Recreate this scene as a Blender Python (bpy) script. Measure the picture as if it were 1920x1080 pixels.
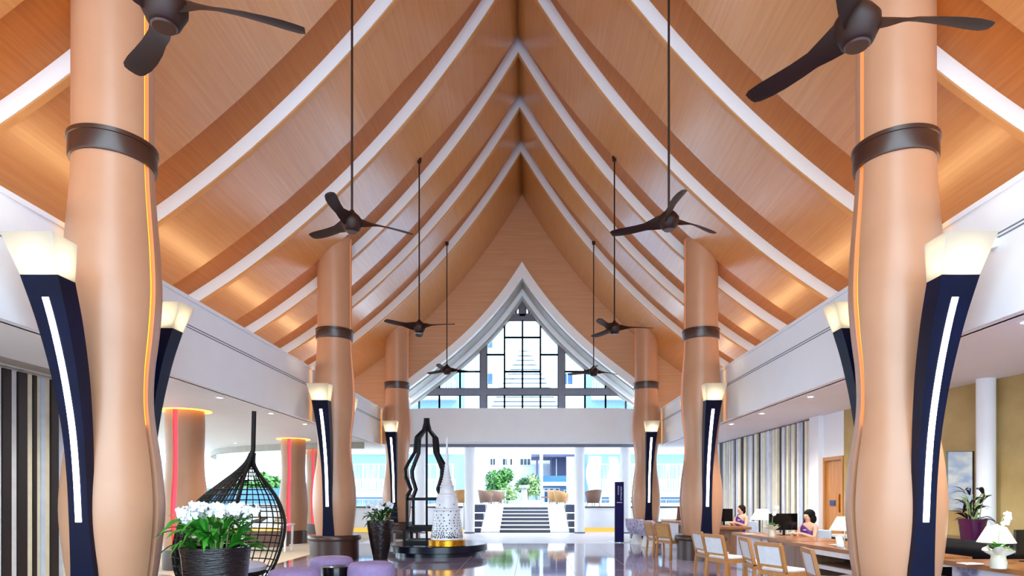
import bpy, bmesh, math, random
import numpy as np
from mathutils import Vector, Matrix, Euler
PI = math.pi
random.seed(7)
S = bpy.context.scene
for o in list(bpy.data.objects):
    bpy.data.objects.remove(o, do_unlink=True)
COL = S.collection

# ------------------------------------------------------------------ camera, world, sun, exposure
F, CX, CY, CAMX, CAMZ = 1180.0, 993.0, 926.0, 0.29, 1.6
cam_d = bpy.data.cameras.new('camera')
cam = bpy.data.objects.new('camera', cam_d); COL.objects.link(cam)
cam.location = (CAMX, 0, CAMZ); cam.rotation_euler = (PI/2, 0, 0)
cam_d.sensor_fit = 'HORIZONTAL'; cam_d.sensor_width = 36.0
cam_d.lens = 36.0*F/1920.0
cam_d.shift_x = -(CX-960)/1920.0
cam_d.shift_y = (CY-540)/1920.0
cam_d.clip_end = 500
S.camera = cam

W = bpy.data.worlds.new('sky'); S.world = W; W.use_nodes = True
bg = W.node_tree.nodes['Background']
bg.inputs[0].default_value = (0.66, 0.87, 1.0, 1); bg.inputs[1].default_value = 3.8

sun_d = bpy.data.lights.new('sun', 'SUN'); sun_d.energy = 3.0; sun_d.angle = 0.01; sun_d.color = (1, .96, .9)
sun = bpy.data.objects.new('sun', sun_d); COL.objects.link(sun)
sun.rotation_euler = Vector((-.62, .30, -.8)).to_track_quat('-Z', 'Y').to_euler()

COVE_W, COVE_C = 75.0, (1.0, .62, .28)
for sx in (-1, 1):
    L = bpy.data.lights.new('cove_light', 'AREA'); L.shape = 'RECTANGLE'
    L.size = .25; L.size_y = 24.0; L.energy = COVE_W; L.color = COVE_C
    lo = bpy.data.objects.new('cove_light', L); COL.objects.link(lo)
    lo.location = (sx*5.75, 11.2, 4.62)
    lo.rotation_euler = (0, PI - sx*.25, 0)

S.view_settings.view_transform = 'Standard'; S.view_settings.look = 'None'
S.view_settings.gamma = 1.0; S.view_settings.use_curve_mapping = False
S.view_settings.exposure = 1.0

# ------------------------------------------------------------------ helpers
def wx(px, d): return CAMX + (px-CX)*d/F
def wz(py, d): return CAMZ - (py-CY)*d/F

def lin(c):
    return tuple(((v/255)/12.92 if v/255 <= .04045 else (((v/255)+.055)/1.055)**2.4) for v in c)

MATS = {}
def mat(name, rgb, rough=.5, metal=0, spec=.5, noise=None, bump=None, emit=None, coat=0, scale=(1,1,1), sss=0, trans=0, alpha=1):
    """rgb in 0-255 sRGB.  noise=(rgb2, scale, lo, hi): procedural colour variation; bump=(scale, strength)"""
    m = bpy.data.materials.new(name); m.use_nodes = True
    nt = m.node_tree; b = nt.nodes['Principled BSDF']
    b.inputs['Base Color'].default_value = (*lin(rgb), 1)
    b.inputs['Roughness'].default_value = rough; b.inputs['Metallic'].default_value = metal
    b.inputs['Specular IOR Level'].default_value = spec
    b.inputs['Coat Weight'].default_value = coat
    if coat: b.inputs['Coat Roughness'].default_value = .25
    if trans: b.inputs['Transmission Weight'].default_value = trans
    if emit:
        b.inputs['Emission Color'].default_value = (*lin(emit[0]), 1); b.inputs['Emission Strength'].default_value = emit[1]
    tc = nt.nodes.new('ShaderNodeTexCoord'); mp = nt.nodes.new('ShaderNodeMapping')
    mp.inputs['Scale'].default_value = scale
    nt.links.new(tc.outputs['Object'], mp.inputs['Vector'])
    if noise is None: noise = (tuple(max(0, c*.94) for c in rgb), 6, .3, .7)
    n = nt.nodes.new('ShaderNodeTexNoise'); n.inputs['Scale'].default_value = noise[1]; n.inputs['Detail'].default_value = 5
    nt.links.new(mp.outputs[0], n.inputs['Vector'])
    r = nt.nodes.new('ShaderNodeValToRGB')
    r.color_ramp.elements[0].position = noise[2]; r.color_ramp.elements[1].position = noise[3]
    r.color_ramp.elements[0].color = (*lin(noise[0]), 1); r.color_ramp.elements[1].color = (*lin(rgb), 1)
    nt.links.new(n.outputs[0], r.inputs[0]); nt.links.new(r.outputs[0], b.inputs['Base Color'])
    if bump:
        n2 = nt.nodes.new('ShaderNodeTexNoise'); n2.inputs['Scale'].default_value = bump[0]; n2.inputs['Detail'].default_value = 3
        nt.links.new(mp.outputs[0], n2.inputs['Vector'])
        bp = nt.nodes.new('ShaderNodeBump'); bp.inputs['Strength'].default_value = bump[1]; bp.inputs['Distance'].default_value = .02
        nt.links.new(n2.outputs[0], bp.inputs['Height']); nt.links.new(bp.outputs[0], b.inputs['Normal'])
    MATS[name] = m
    return m

def glass(name, tint=(.92,.97,1), refl=.12):
    m = bpy.data.materials.new(name); m.use_nodes = True; nt = m.node_tree
    for n in list(nt.nodes): nt.nodes.remove(n)
    out = nt.nodes.new('ShaderNodeOutputMaterial'); mix = nt.nodes.new('ShaderNodeMixShader')
    t = nt.nodes.new('ShaderNodeBsdfTransparent'); g = nt.nodes.new('ShaderNodeBsdfGlossy')
    t.inputs[0].default_value = (*tint, 1); g.inputs['Roughness'].default_value = .02
    fr = nt.nodes.new('ShaderNodeFresnel'); fr.inputs[0].default_value = 1.35
    nt.links.new(fr.outputs[0], mix.inputs[0]); nt.links.new(t.outputs[0], mix.inputs[1]); nt.links.new(g.outputs[0], mix.inputs[2])
    nt.links.new(mix.outputs[0], out.inputs[0]); MATS[name] = m
    return m

def emis(name, rgb, strength):
    return mat(name, rgb, .6, emit=(rgb, strength), noise=(rgb, 3, 0, 1))

class MB:
    def __init__(s): s.v = []; s.f = []
    def add(s, vs, fs):
        k = len(s.v); s.v += [tuple(p) for p in vs]; s.f += [tuple(i+k for i in f) for f in fs]; return s
    def box(s, x0, x1, y0, y1, z0, z1):
        return s.add([(x0,y0,z0),(x1,y0,z0),(x1,y1,z0),(x0,y1,z0),(x0,y0,z1),(x1,y0,z1),(x1,y1,z1),(x0,y1,z1)],
                     [(3,2,1,0),(4,5,6,7),(0,1,5,4),(1,2,6,5),(2,3,7,6),(3,0,4,7)])
    def cbox(s, c, d):
        return s.box(c[0]-d[0]/2, c[0]+d[0]/2, c[1]-d[1]/2, c[1]+d[1]/2, c[2]-d[2]/2, c[2]+d[2]/2)
    def bar(s, a, b, w, h=None, up=(0,0,1)):
        """rectangular bar from a to b"""
        h = h or w; a = Vector(a); b = Vector(b); d = (b-a).normalized(); up = Vector(up)
        if abs(d.dot(up)) > .98: up = Vector((0,1,0))
        x = d.cross(up).normalized(); z = x.cross(d).normalized()
        q = [x*(i*w/2)+z*(j*h/2) for i, j in ((-1,-1),(1,-1),(1,1),(-1,1))]
        return s.add([a+p for p in q]+[b+p for p in q], [(0,1,2,3),(7,6,5,4),(0,4,5,1),(1,5,6,2),(2,6,7,3),(3,7,4,0)])
    def tube(s, pts, r, n=8, cap=True):
        pts = [Vector(p) for p in pts]; m = len(pts)
        rs = r if isinstance(r, (list, tuple)) else [r]*m
        vs = []; ref = None
        for i, p in enumerate(pts):
            d = (pts[min(i+1,m-1)]-pts[max(i-1,0)]).normalized()
            if ref is None:
                ref = Vector((0,0,1)) if abs(d.z) < .9 else Vector((1,0,0))
            x = (ref - d*ref.dot(d)).normalized(); ref = x; y = d.cross(x)
            for k in range(n):
                a = 2*PI*k/n; vs.append(p + x*(math.cos(a)*rs[i]) + y*(math.sin(a)*rs[i]))
        fs = [(i*n+k, i*n+(k+1)%n, (i+1)*n+(k+1)%n, (i+1)*n+k) for i in range(m-1) for k in range(n)]
        if cap: fs += [tuple(reversed(range(n))), tuple(range((m-1)*n, m*n))]
        return s.add(vs, fs)
    def lathe(s, prof, n=32, c=(0,0,0), a0=0, a1=2*PI, capb=True, capt=True, sq=None):
        """prof: list of (z, r)"""
        full = abs(a1-a0-2*PI) < 1e-6; cols = n if full else n+1
        vs = []
        for z, r in prof:
            for k in range(cols):
                a = a0+(a1-a0)*k/n; vs.append((c[0]+r*math.cos(a), c[1]+r*math.sin(a), c[2]+z))
        fs = []
        for i in range(len(prof)-1):
            for k in range(n):
                k2 = (k+1) % cols
                fs.append((i*cols+k, i*cols+k2, (i+1)*cols+k2, (i+1)*cols+k))
        if full and capb and prof[0][1] > 1e-5: fs.append(tuple(reversed(range(cols))))
        if full and capt and prof[-1][1] > 1e-5: fs.append(tuple(range((len(prof)-1)*cols, len(prof)*cols)))
        return s.add(vs, fs)
    def prism(s, poly, y0, y1):
        """polygon in xz extruded along y"""
        n = len(poly)
        return s.add([(x,y0,z) for x,z in poly]+[(x,y1,z) for x,z in poly],
                     [tuple(range(n)), tuple(reversed(range(n,2*n)))]+[(i,i+n,(i+1)%n+n,(i+1)%n) for i in range(n)])
    def prismz(s, poly, z0, z1):
        n = len(poly)
        return s.add([(x,y,z0) for x,y in poly]+[(x,y,z1) for x,y in poly],
                     [tuple(reversed(range(n))), tuple(range(n,2*n))]+[(i,(i+1)%n,(i+1)%n+n,i+n) for i in range(n)])
    def ball(s, c, r, nu=12, nv=8):
        r = r if isinstance(r, (tuple, list)) else (r,r,r)
        vs = [(c[0],c[1],c[2]-r[2])]
        for i in range(1, nv):
            t = -PI/2+PI*i/nv
            for k in range(nu):
                a = 2*PI*k/nu; vs.append((c[0]+r[0]*math.cos(t)*math.cos(a), c[1]+r[1]*math.cos(t)*math.sin(a), c[2]+r[2]*math.sin(t)))
        vs.append((c[0],c[1],c[2]+r[2])); fs = []
        for k in range(nu):
            k2 = (k+1)%nu; fs.append((0, 1+k2, 1+k)); fs.append((len(vs)-1, 1+(nv-2)*nu+k, 1+(nv-2)*nu+k2))
            for i in range(nv-2): fs.append((1+i*nu+k, 1+i*nu+k2, 1+(i+1)*nu+k2, 1+(i+1)*nu+k))
        return s.add(vs, fs)
    def mesh(s, name, smooth=False):
        me = bpy.data.meshes.new(name); me.from_pydata(s.v, [], s.f)
        bm = bmesh.new(); bm.from_mesh(me); bmesh.ops.recalc_face_normals(bm, faces=bm.faces); bm.to_mesh(me); bm.free()
        if smooth:
            me.polygons.foreach_set('use_smooth', [True]*len(me.polygons))
            try: me.set_sharp_from_angle(angle=math.radians(40))
            except Exception: pass
        return me

def obj(name, mb, material, parent=None, smooth=False, loc=None, rot=None, bevel=0, label=None, kind=None):
    me = mb if isinstance(mb, bpy.types.Mesh) else mb.mesh(name, smooth)
    o = bpy.data.objects.new(name, me); COL.objects.link(o)
    mm = MATS[material] if isinstance(material, str) else material
    if not me.materials: me.materials.append(mm)
    if parent: o.parent = parent
    if loc: o.location = loc
    if rot: o.rotation_euler = rot
    if bevel:
        b = o.modifiers.new('bevel', 'BEVEL'); b.width = bevel; b.segments = 2; b.limit_method = 'ANGLE'
    if label: o['label'] = label
    if kind: o['kind'] = kind
    return o

def tag(o, label, cat, group=None, kind=None):
    o['label'] = label; o['category'] = cat
    if group: o['group'] = group
    if kind: o['kind'] = kind
    return o

def thing(name, label, cat, loc=(0,0,0), rz=0, group=None, kind=None, scale=None):
    o = bpy.data.objects.new(name, None); COL.objects.link(o)
    o.location = loc; o.rotation_euler = (0,0,rz); o.empty_display_size = .1
    if scale: o.scale = (scale,)*3
    return tag(o, label, cat, group, kind)

def copy_tree(root, loc, rz, label, group=None):
    def cp(o, par):
        c = o.copy(); COL.objects.link(c); c.parent = par
        for ch in o.children: cp(ch, c)
        return c
    c = cp(root, None); c.location = loc; c.rotation_euler = (0,0,rz); c['label'] = label
    if group: c['group'] = group
    return c

def lamp(name, kind, loc, energy, color, parent=None, rot=None, **kw):
    L = bpy.data.lights.new(name, kind); L.energy = energy; L.color = color
    for k, v in kw.items(): setattr(L, k, v)
    o = bpy.data.objects.new(name, L); COL.objects.link(o); o.location = loc
    if parent: o.parent = parent
    if rot: o.rotation_euler = rot
    return o

def spline(pts, n):
    """catmull-rom resample of 1D-parametrised points (tuples)"""
    P = [np.array(p, float) for p in pts]; P = [2*P[0]-P[1]] + P + [2*P[-1]-P[-2]]
    out = []
    segs = len(pts)-1
    for i in range(segs):
        for j in range(n):
            t = j/n; a, b, c, d = P[i:i+4]
            out.append(tuple(.5*((2*b)+(-a+c)*t+(2*a-5*b+4*c-d)*t*t+(-a+3*b-3*c+d)*t**3)))
    out.append(tuple(P[-2])); return out

# ------------------------------------------------------------------ materials
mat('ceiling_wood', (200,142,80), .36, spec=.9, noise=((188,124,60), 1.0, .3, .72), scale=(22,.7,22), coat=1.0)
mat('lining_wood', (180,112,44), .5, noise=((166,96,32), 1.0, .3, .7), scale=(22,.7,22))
mat('gable_wood', (206,154,114), .42, noise=((194,140,100), 1.0, .3, .7), scale=(.5,6,14))
mat('rib_white', (240,242,246), .5, noise=((237,239,244), 2, .3, .7))
mat('rib_edge', (204,152,98), .5, noise=((190,136,82), 2, .3, .7))
mat('column_skin', (192,142,110), .38, noise=((184,133,101), 1.6, .3, .75), coat=.15)
mat('column_skin_dim', (176,128,98), .45, noise=((166,118,88), 1.6, .3, .75))  # same skin as the hall columns, with the lounge's dim light put into the colour
mat('brown_leather', (66,36,26), .34, noise=((54,28,20), 3, .3, .7), coat=.2)
mat('white_paint', (242,244,250), .5, noise=((239,241,248), 2, .3, .7))
mat('ceiling_white', (240,241,248), .6, noise=((236,237,245), 1, .3, .7))
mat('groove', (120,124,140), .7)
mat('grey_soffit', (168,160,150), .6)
mat('torch_sky_tint', (3,12,48), .4, spec=.18, noise=((2,7,32), 3, .3, .7))  # dark torch body; blue of the reflected sky put into its colour
emis('led_white', (255,255,255), 4.0)
emis('led_gold', (255,186,30), 1.3)
emis('led_red', (255,40,56), 1.6)
mat('shade_glow', (206,202,190), .5)
def translucent(m, w=.6):
    nt = m.node_tree; out = [n for n in nt.nodes if n.type == 'OUTPUT_MATERIAL'][0]; b = nt.nodes['Principled BSDF']
    t = nt.nodes.new('ShaderNodeBsdfTranslucent'); t.inputs[0].default_value = (.95,.93,.88,1); mx = nt.nodes.new('ShaderNodeMixShader'); mx.inputs[0].default_value = w
    nt.links.new(b.outputs[0], mx.inputs[1]); nt.links.new(t.outputs[0], mx.inputs[2]); nt.links.new(mx.outputs[0], out.inputs[0])
translucent(MATS['shade_glow'])
emis('bulb_glow', (255,236,190), 5.0)
emis('downlight_glow', (255,246,230), 9.0)
emis('toe_glow', (236,180,84), .45)
emis('cove_gold', (255,186,70), 2.0)
mat('fan_brown', (44,18,10), .5, spec=.35, noise=((32,13,8), 3, .3, .7))
mat('window_frame', (112,108,118), .5)
mat('mullion', (50,50,62), .5)
glass('pane_glass')
mat('slat_dark', (36,20,17), .45, noise=((26,14,12), 3, .3, .7))
mat('slat_white', (236,238,244), .5)
mat('slat_cream', (244,238,212), .5)
mat('slat_blue', (208,222,240), .5)
mat('gold_wall', (196,168,112), .6, noise=((170,140,82), 1.3, .35, .7), bump=(14,.25))
mat('door_wood', (198,138,78), .45, noise=((180,118,62), 2, .3, .7), scale=(6,6,.7))
mat('stone_white', (226,228,236), .35)
mat('step_dark', (20,26,58), .3)
mat('stool_purple', (156,134,182), .85, noise=((146,124,172), 14, .3, .7))
mat('black_gloss', (14,14,20), .18)
mat('platform_navy', (16,20,40), .22)
mat('stupa_black', (7,8,16), .5, spec=.25)
mat('stupa_white', (238,240,248), .35)
mat('dot_dark', (24,24,40), .6)
mat('gold_leaf', (226,160,40), .28, metal=.9, noise=((196,126,24), 9, .3, .7), bump=(24,.3))
mat('pot_dark', (24,17,22), .2, noise=((14,9,12), 2, .3, .7), scale=(1,1,8), bump=(7,1.0))
mat('pot_brown', (26,13,14), .22, bump=(14,.7))
mat('pot_purple', (74,20,66), .18)
mat('soil', (40,30,24), .9)
mat('leaf_green', (60,150,36), .4, noise=((26,104,24), 5, .3, .7))
mat('leaf_dark', (38,92,34), .4, noise=((20,58,24), 5, .3, .7))
mat('leaf_black', (44,30,42), .45, noise=((26,20,30), 5, .3, .7))
mat('stem_green', (150,180,110), .5)
mat('petal_white', (246,247,252), .55, noise=((232,236,250), 9, .3, .7))
mat('petal_yolk', (236,220,120), .5)
mat('wicker_dark', (18,12,10), .6, spec=.3)
mat('cushion_grey', (196,196,214), .85)
mat('chair_wood', (186,128,72), .45, noise=((170,114,66), 3, .3, .7), scale=(8,8,1.5))
mat('chair_pad', (228,228,234), .75)
mat('cane', (208,160,100), .6, noise=((178,128,74), 60, .4, .6))
mat('desk_wood', (150,112,84), .38, noise=((116,82,58), 1.2, .3, .7), scale=(7,7,1), coat=.2)
mat('desk_top', (176,118,66), .3, noise=((138,86,46), 1.2, .3, .7), scale=(9,1.2,4), coat=.25)
mat('marble', (214,216,230), .25, noise=((110,112,150), 2.2, .36, .46))
mat('totem_purple', (26,10,84), .4, spec=.12, noise=((16,8,54), 2, .3, .7))
mat('totem_text', (190,184,220), .5)
mat('chrome', (200,204,212), .15, metal=1)
mat('tub_lilac', (190,184,206), .7, noise=((146,128,166), 12, .35, .6))
mat('cone_white', (232,228,226), .4)
mat('screen_black', (10,10,14), .2)
mat('skin', (226,176,152), .5, noise=((220,166,142), 8, .3, .7))
mat('hair_black', (16,12,13), .75, spec=.2, noise=((12,10,12), 20, .3, .7), scale=(4,4,.6))
mat('hair_brown', (36,23,20), .75, spec=.2, noise=((28,18,16), 20, .3, .7), scale=(4,4,.6))
mat('dress_purple', (84,36,128), .6, noise=((68,26,108), 6, .3, .7))
mat('dress_shadow', (36,26,64), .6)
mat('lip', (176,70,74), .4)
mat('tagwhite', (240,240,246), .4)
emis('lamp_shade', (255,246,224), .3)
mat('paper_wrap', (214,206,188), .7, bump=(10,.6))
mat('picture_blue', (150,168,200), .6, noise=((214,214,206), 2.2, .35, .62), scale=(1.5,1.5,3))
mat('plate_blue', (40,58,110), .4)
mat('book_cream', (226,214,176), .7)
mat('book_brown', (110,62,44), .6)
mat('paper', (242,242,242), .7)
mat('wicker_tan', (176,128,78), .7, noise=((130,88,50), 40, .4, .6))
mat('wicker_brown', (112,80,66), .7, noise=((84,58,48), 40, .4, .6))
mat('planter_stone', (150,146,142), .6)
mat('facade_white', (226,230,236), .7)
mat('facade_blue', (120,150,186), .7)
mat('facade_grey', (96,96,128), .7)
mat('glass_blue', (50,90,136), .12, noise=((36,70,116), 1, .3, .7))
mat('curtain', (150,172,196), .7, noise=((112,140,170), 1, .4, .6), scale=(14,14,.4))
mat('glass_dark', (48,66,80), .15)
mat('rail_white', (244,246,250), .5)
mat('foliage', (72,128,44), .55, noise=((24,72,28), 3, .35, .65))
mat('foliage_light', (150,172,110), .55, noise=((50,100,44), 3, .35, .65))
mat('bark', (92,74,60), .8)
mat('pool_blue', (76,128,164), .6)
mat('outdoor_paving', (176,178,184), .7)
mat('carpet_beige', (214,198,176), .85, noise=((204,186,162), 8, .3, .7))
mat('floor_white', (236,236,244), .3, noise=((224,224,234), 1, .3, .7))
mat('floor_brown', (120,86,66), .12)

# polished floor: dark violet-grey tile with faint joints
m = mat('floor_tile', (150,140,168), .07, spec=.8, noise=((134,124,152), 1.2, .3, .7))
nt = m.node_tree; b = nt.nodes['Principled BSDF']
br = nt.nodes.new('ShaderNodeTexBrick'); br.offset = 0
br.inputs['Scale'].default_value = 1.0; br.inputs['Brick Width'].default_value = 1.2; br.inputs['Row Height'].default_value = 1.2
br.inputs['Mortar Size'].default_value = .006
tc = [n for n in nt.nodes if n.type == 'TEX_COORD'][0]
nt.links.new(tc.outputs['Object'], br.inputs['Vector'])
mr = nt.nodes.new('ShaderNodeMapRange'); mr.inputs[3].default_value = .06; mr.inputs[4].default_value = .4
nt.links.new(br.outputs['Fac'], mr.inputs[0]); nt.links.new(mr.outputs[0], b.inputs['Roughness'])

# ------------------------------------------------------------------ roof
RP = [(0,11.67),(.393,11.01),(.894,10.25),(1.395,9.51),(1.896,8.80),(2.40,8.17),(2.90,7.62),(3.40,7.12),(4.18,6.35),(5.02,5.57),(6.92,4.24),(8.2,3.55)]
co = np.polyfit([p[0] for p in RP], [p[1] for p in RP], 4)
dco = np.polyder(co)
def roof(x, L=0.0):
    x = abs(x); h = float(np.polyval(co, x)); dh = float(np.polyval(dco, x))
    return CAMZ + h + L*math.sqrt(1+dh*dh)
XS = [i*.2 for i in range(0, 43)]          # 0 .. 8.4
Y_GABLE = 24.0
RIBS = [-1.2, 1.8, 4.7, 7.62, 10.6, 13.35, 15.98, 18.25, 20.6]

ceiling = bpy.data.objects.new('ceiling', None); COL.objects.link(ceiling)
tag(ceiling, 'tall pointed timber ceiling curving down with white arched ribs', 'ceiling', kind='structure')
mb = MB(); full = [-x for x in reversed(XS)] + XS[1:]
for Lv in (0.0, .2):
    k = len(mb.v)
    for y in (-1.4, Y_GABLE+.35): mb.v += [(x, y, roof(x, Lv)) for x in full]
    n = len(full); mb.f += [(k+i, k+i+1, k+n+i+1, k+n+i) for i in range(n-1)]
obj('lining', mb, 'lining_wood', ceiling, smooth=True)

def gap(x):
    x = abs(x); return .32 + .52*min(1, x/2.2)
bays = list(zip(RIBS, RIBS[1:]+[None]))
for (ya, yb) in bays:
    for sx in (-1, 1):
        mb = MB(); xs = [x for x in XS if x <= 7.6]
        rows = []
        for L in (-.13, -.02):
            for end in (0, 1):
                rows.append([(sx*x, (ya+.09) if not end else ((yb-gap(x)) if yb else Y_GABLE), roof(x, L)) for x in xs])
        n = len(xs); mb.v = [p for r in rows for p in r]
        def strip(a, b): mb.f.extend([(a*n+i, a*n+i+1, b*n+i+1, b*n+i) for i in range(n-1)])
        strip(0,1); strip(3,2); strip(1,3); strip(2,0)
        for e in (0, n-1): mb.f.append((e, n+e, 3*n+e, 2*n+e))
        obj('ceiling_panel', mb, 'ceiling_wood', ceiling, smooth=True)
for ya in RIBS:
    face = MB(); edge = MB(); n = len(full)
    face.v = [(x, ya, roof(x, .05)) for x in full] + [(x, ya, roof(x, -.225)) for x in full]
    face.v += [(x, ya+.02, roof(x, .05)) for x in full] + [(x, ya+.02, roof(x, -.225)) for x in full]
    for a, b2 in ((0,1),(1,3),(3,2)): face.f += [(a*n+i, a*n+i+1, b2*n+i+1, b2*n+i) for i in range(n-1)]
    rib = obj('rib', face, 'rib_white', ceiling, smooth=True)
    edge.v = [(x, ya+.005, roof(x, -.226)) for x in full] + [(x, ya+.005, roof(x, -.25)) for x in full]
    edge.v += [(x, ya+.10, roof(x, -.25)) for x in full] + [(x, ya+.10, roof(x, .05)) for x in full]
    for a, b2 in ((0,1),(1,2),(2,3)): edge.f += [(a*n+i, a*n+i+1, b2*n+i+1, b2*n+i) for i in range(n-1)]
    obj('rib_edge', edge, 'rib_edge', rib, smooth=True)

# ------------------------------------------------------------------ beams / low ceilings
ZB, ZL = 4.7, 3.38
BX = 5.06
def beam(sx, name, lab, xo):
    e = bpy.data.objects.new(name, None); COL.objects.link(e)
    tag(e, lab, 'wall', kind='structure')
    m = MB(); m.box(*sorted((sx*BX, sx*(BX+.14))), -1.4, 22.6, ZL, ZB); obj('fascia', m, 'white_paint', e)
    m = MB(); m.box(*sorted((sx*(BX-.03), sx*(BX+.17))), -1.4, 22.6, ZB-.06, ZB); obj('cap', m, 'white_paint', e)
    for z in (4.25, 4.21):
        m = MB(); m.box(*sorted((sx*(BX-.006), sx*BX)), -1.4, 22.6, z-.007, z+.007); obj('groove', m, 'groove', e)
    m = MB(); m.box(*sorted((sx*(BX+.14), sx*9.3)), -1.4, 24.0, 4.30, 4.40); obj('ledge', m, 'white_paint', e)
    m = MB(); m.box(*sorted((sx*9.2, sx*9.35)), -1.4, 24.0, 4.3, 5.4); obj('attic_light_block', m, 'white_paint', e)  # unseen wall added to keep light from leaking in at the eaves
    # curved corner to the cross beam
    R = 1.4; m = MB(); vs = []; N = 12
    cxx, cyy = sx*(BX-R), 24.0-R
    pts = [(cxx+sx*R*math.cos(a), cyy+R*math.sin(a)) for a in [PI/2*i/N for i in range(N+1)]]
    pts2 = [(cxx+sx*(R+.14)*math.cos(a), cyy+(R+.14)*math.sin(a)) for a in [PI/2*i/N for i in range(N+1)]]
    zt = lambda i: ZB+.17*i/N
    m.v = [(p[0],p[1],ZL+.2*i/N) for i,p in enumerate(pts)]+[(p[0],p[1],zt(i)) for i,p in enumerate(pts)]+[(p[0],p[1],zt(i)) for i,p in enumerate(pts2)]+[(p[0],p[1],ZL+.2*i/N) for i,p in enumerate(pts2)]
    for a, b2 in ((0,1),(1,2),(2,3),(3,0)): m.f += [(a*(N+1)+i, a*(N+1)+i+1, b2*(N+1)+i+1, b2*(N+1)+i) for i in range(N)]
    obj('corner', m, 'white_paint', e, smooth=True)
    return e
beam(-1, 'wall_beam_left', 'white fascia beam running along the left side under the timber ceiling', -17)
beam(1, 'wall_beam_right', 'white fascia beam running along the right side under the timber ceiling', 9)
m = MB(); m.box(-3.7, 3.7, 24.0, 24.16, 3.58, 4.87)
tag(obj('wall_beam_far', m, 'white_paint'), 'white fascia beam crossing the hall below the gable window', 'wall', kind='structure')
m = MB(); m.box(-17, -BX-.1, -1.4, 24.2, ZL, ZL+.14)
tag(obj('ceiling_left', m, 'ceiling_white'), 'flat low white ceiling over the left lounge', 'ceiling', kind='structure')
m = MB(); m.box(BX+.1, 9.3, -1.4, 24.2, ZL, ZL+.14)
tag(obj('ceiling_right', m, 'ceiling_white'), 'flat low white ceiling over the reception desks', 'ceiling', kind='structure')
m = MB(); m.box(-17, 12, 24.16, 30.5, 3.52, 3.9)
tag(obj('ceiling_far', m, 'ceiling_white'), 'flat white ceiling over the far steps', 'ceiling', kind='structure')
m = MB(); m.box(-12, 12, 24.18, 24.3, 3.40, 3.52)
tag(obj('trim_1', m, 'groove'), 'grey strip under the far fascia beam', 'trim', kind='structure')
# curved grey drop edge in the lounge ceiling
pts = spline([(-5.4,21.6),(-7.0,21.8),(-9.2,22.7),(-11.5,24.2),(-13.2,26.6),(-14.2,29)], 8)
m = MB(); n = len(pts)
m.v = [(x,y,3.17) for x,y in pts]+[(x,y,3.385) for x,y in pts]+[(x-.05,y+.25,3.385) for x,y in pts]+[(x-.05,y+.25,3.17) for x,y in pts]
for a, b2 in ((0,1),(1,2),(2,3),(3,0)): m.f += [(a*n+i, a*n+i+1, b2*n+i+1, b2*n+i) for i in range(n-1)]
tag(obj('trim_2', m, 'grey_soffit', smooth=True), 'curved grey drop edge of the lounge ceiling', 'trim', kind='structure')
m = MB(); m.box(-6.75,-6.55,-2,10.6,ZL-.035,ZL+.01)
tag(obj('trim_3', m, 'grey_soffit'), 'grey strip in the ceiling above the dark slatted wall', 'trim', kind='structure')

# ------------------------------------------------------------------ gable wall with arched window
AP = [(0,8.72),(.73,7.69),(1.75,6.45),(2.54,5.71),(3.6,4.87),(4.33,4.29)]
aco = np.polyfit([p[0] for p in AP], [p[1] for p in AP], 3); daco = np.polyder(aco)
def arch(x, L=0.0):
    x = abs(x); dh = float(np.polyval(daco, x)); return CAMZ+float(np.polyval(aco, x)) - L*math.sqrt(1+dh*dh)
AX = [4.5*i/30 for i in range(31)]; AF = [-x for x in reversed(AX)]+AX[1:]
mb = MB(); gx = [-8.2+.2*i for i in range(83)]
gx = sorted(set([round(x,3) for x in gx]+[-4.5,4.5]))
k = 0
cols = []
for x in gx: cols.append((x, arch(x) if abs(x) <= 4.5001 else 4.6, roof(x, .1)))
for y in (Y_GABLE, Y_GABLE+.3):
    mb.v += [(c[0], y, c[1]) for c in cols]+[(c[0], y, max(c[2], c[1])) for c in cols]
n = len(cols)
for s_ in (0, 2): mb.f += [(s_*n+i, s_*n+i+1, (s_+1)*n+i+1, (s_+1)*n+i) for i in range(n-1)]
tag(obj('wall_gable', mb, 'gable_wood'), 'timber gable wall around the arched far window', 'wall', kind='structure')
win = bpy.data.objects.new('window_1', None); COL.objects.link(win)
tag(win, 'tall arched gable window with dark grid of panes and layered white surround', 'window', kind='structure')
def archband(L0, L1, y0, y1, name, material):
    m = MB(); n = len(AF)
    for y, L in ((y0,L0),(y0,L1),(y1,L1),(y1,L0)): m.v += [(x, y, arch(x, L)) for x in AF]
    for a, b2 in ((0,1),(1,2),(2,3),(3,0)): m.f += [(a*n+i, a*n+i+1, b2*n+i+1, b2*n+i) for i in range(n-1)]
    for e in (0, n-1): m.f.append((e, n+e, 2*n+e, 3*n+e))
    obj(name, m, material, win, smooth=True)
archband(-.05, .24, 23.9, 24.2, 'surround', 'rib_white')
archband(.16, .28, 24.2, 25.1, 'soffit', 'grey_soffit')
archband(.20, .42, 25.1, 25.3, 'inner_trim', 'rib_white')
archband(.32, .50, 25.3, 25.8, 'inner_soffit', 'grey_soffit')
WY = 25.6
def warch(x): return arch(x, .47)
for sx in (-1, 1):  # thick posts
    m = MB(); m.box(*sorted((sx*1.46, sx*1.71)), WY-.1, WY+.1, 4.3, warch(1.6)+.1); obj('post', m, 'window_frame', win)
m = MB(); m.box(-4.3, 4.3, WY-.11, WY+.09, 5.62, 5.87); obj('transom', m, 'window_frame', win)
m = MB(); m.box(-1.25, 1.25, WY-.1, WY+.1, 8.66, 8.9); obj('transom', m, 'window_frame', win)
m = MB(); m.box(-.126, .126, WY-.1, WY+.1, 8.8, warch(0)); obj('post', m, 'window_frame', win)
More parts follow.
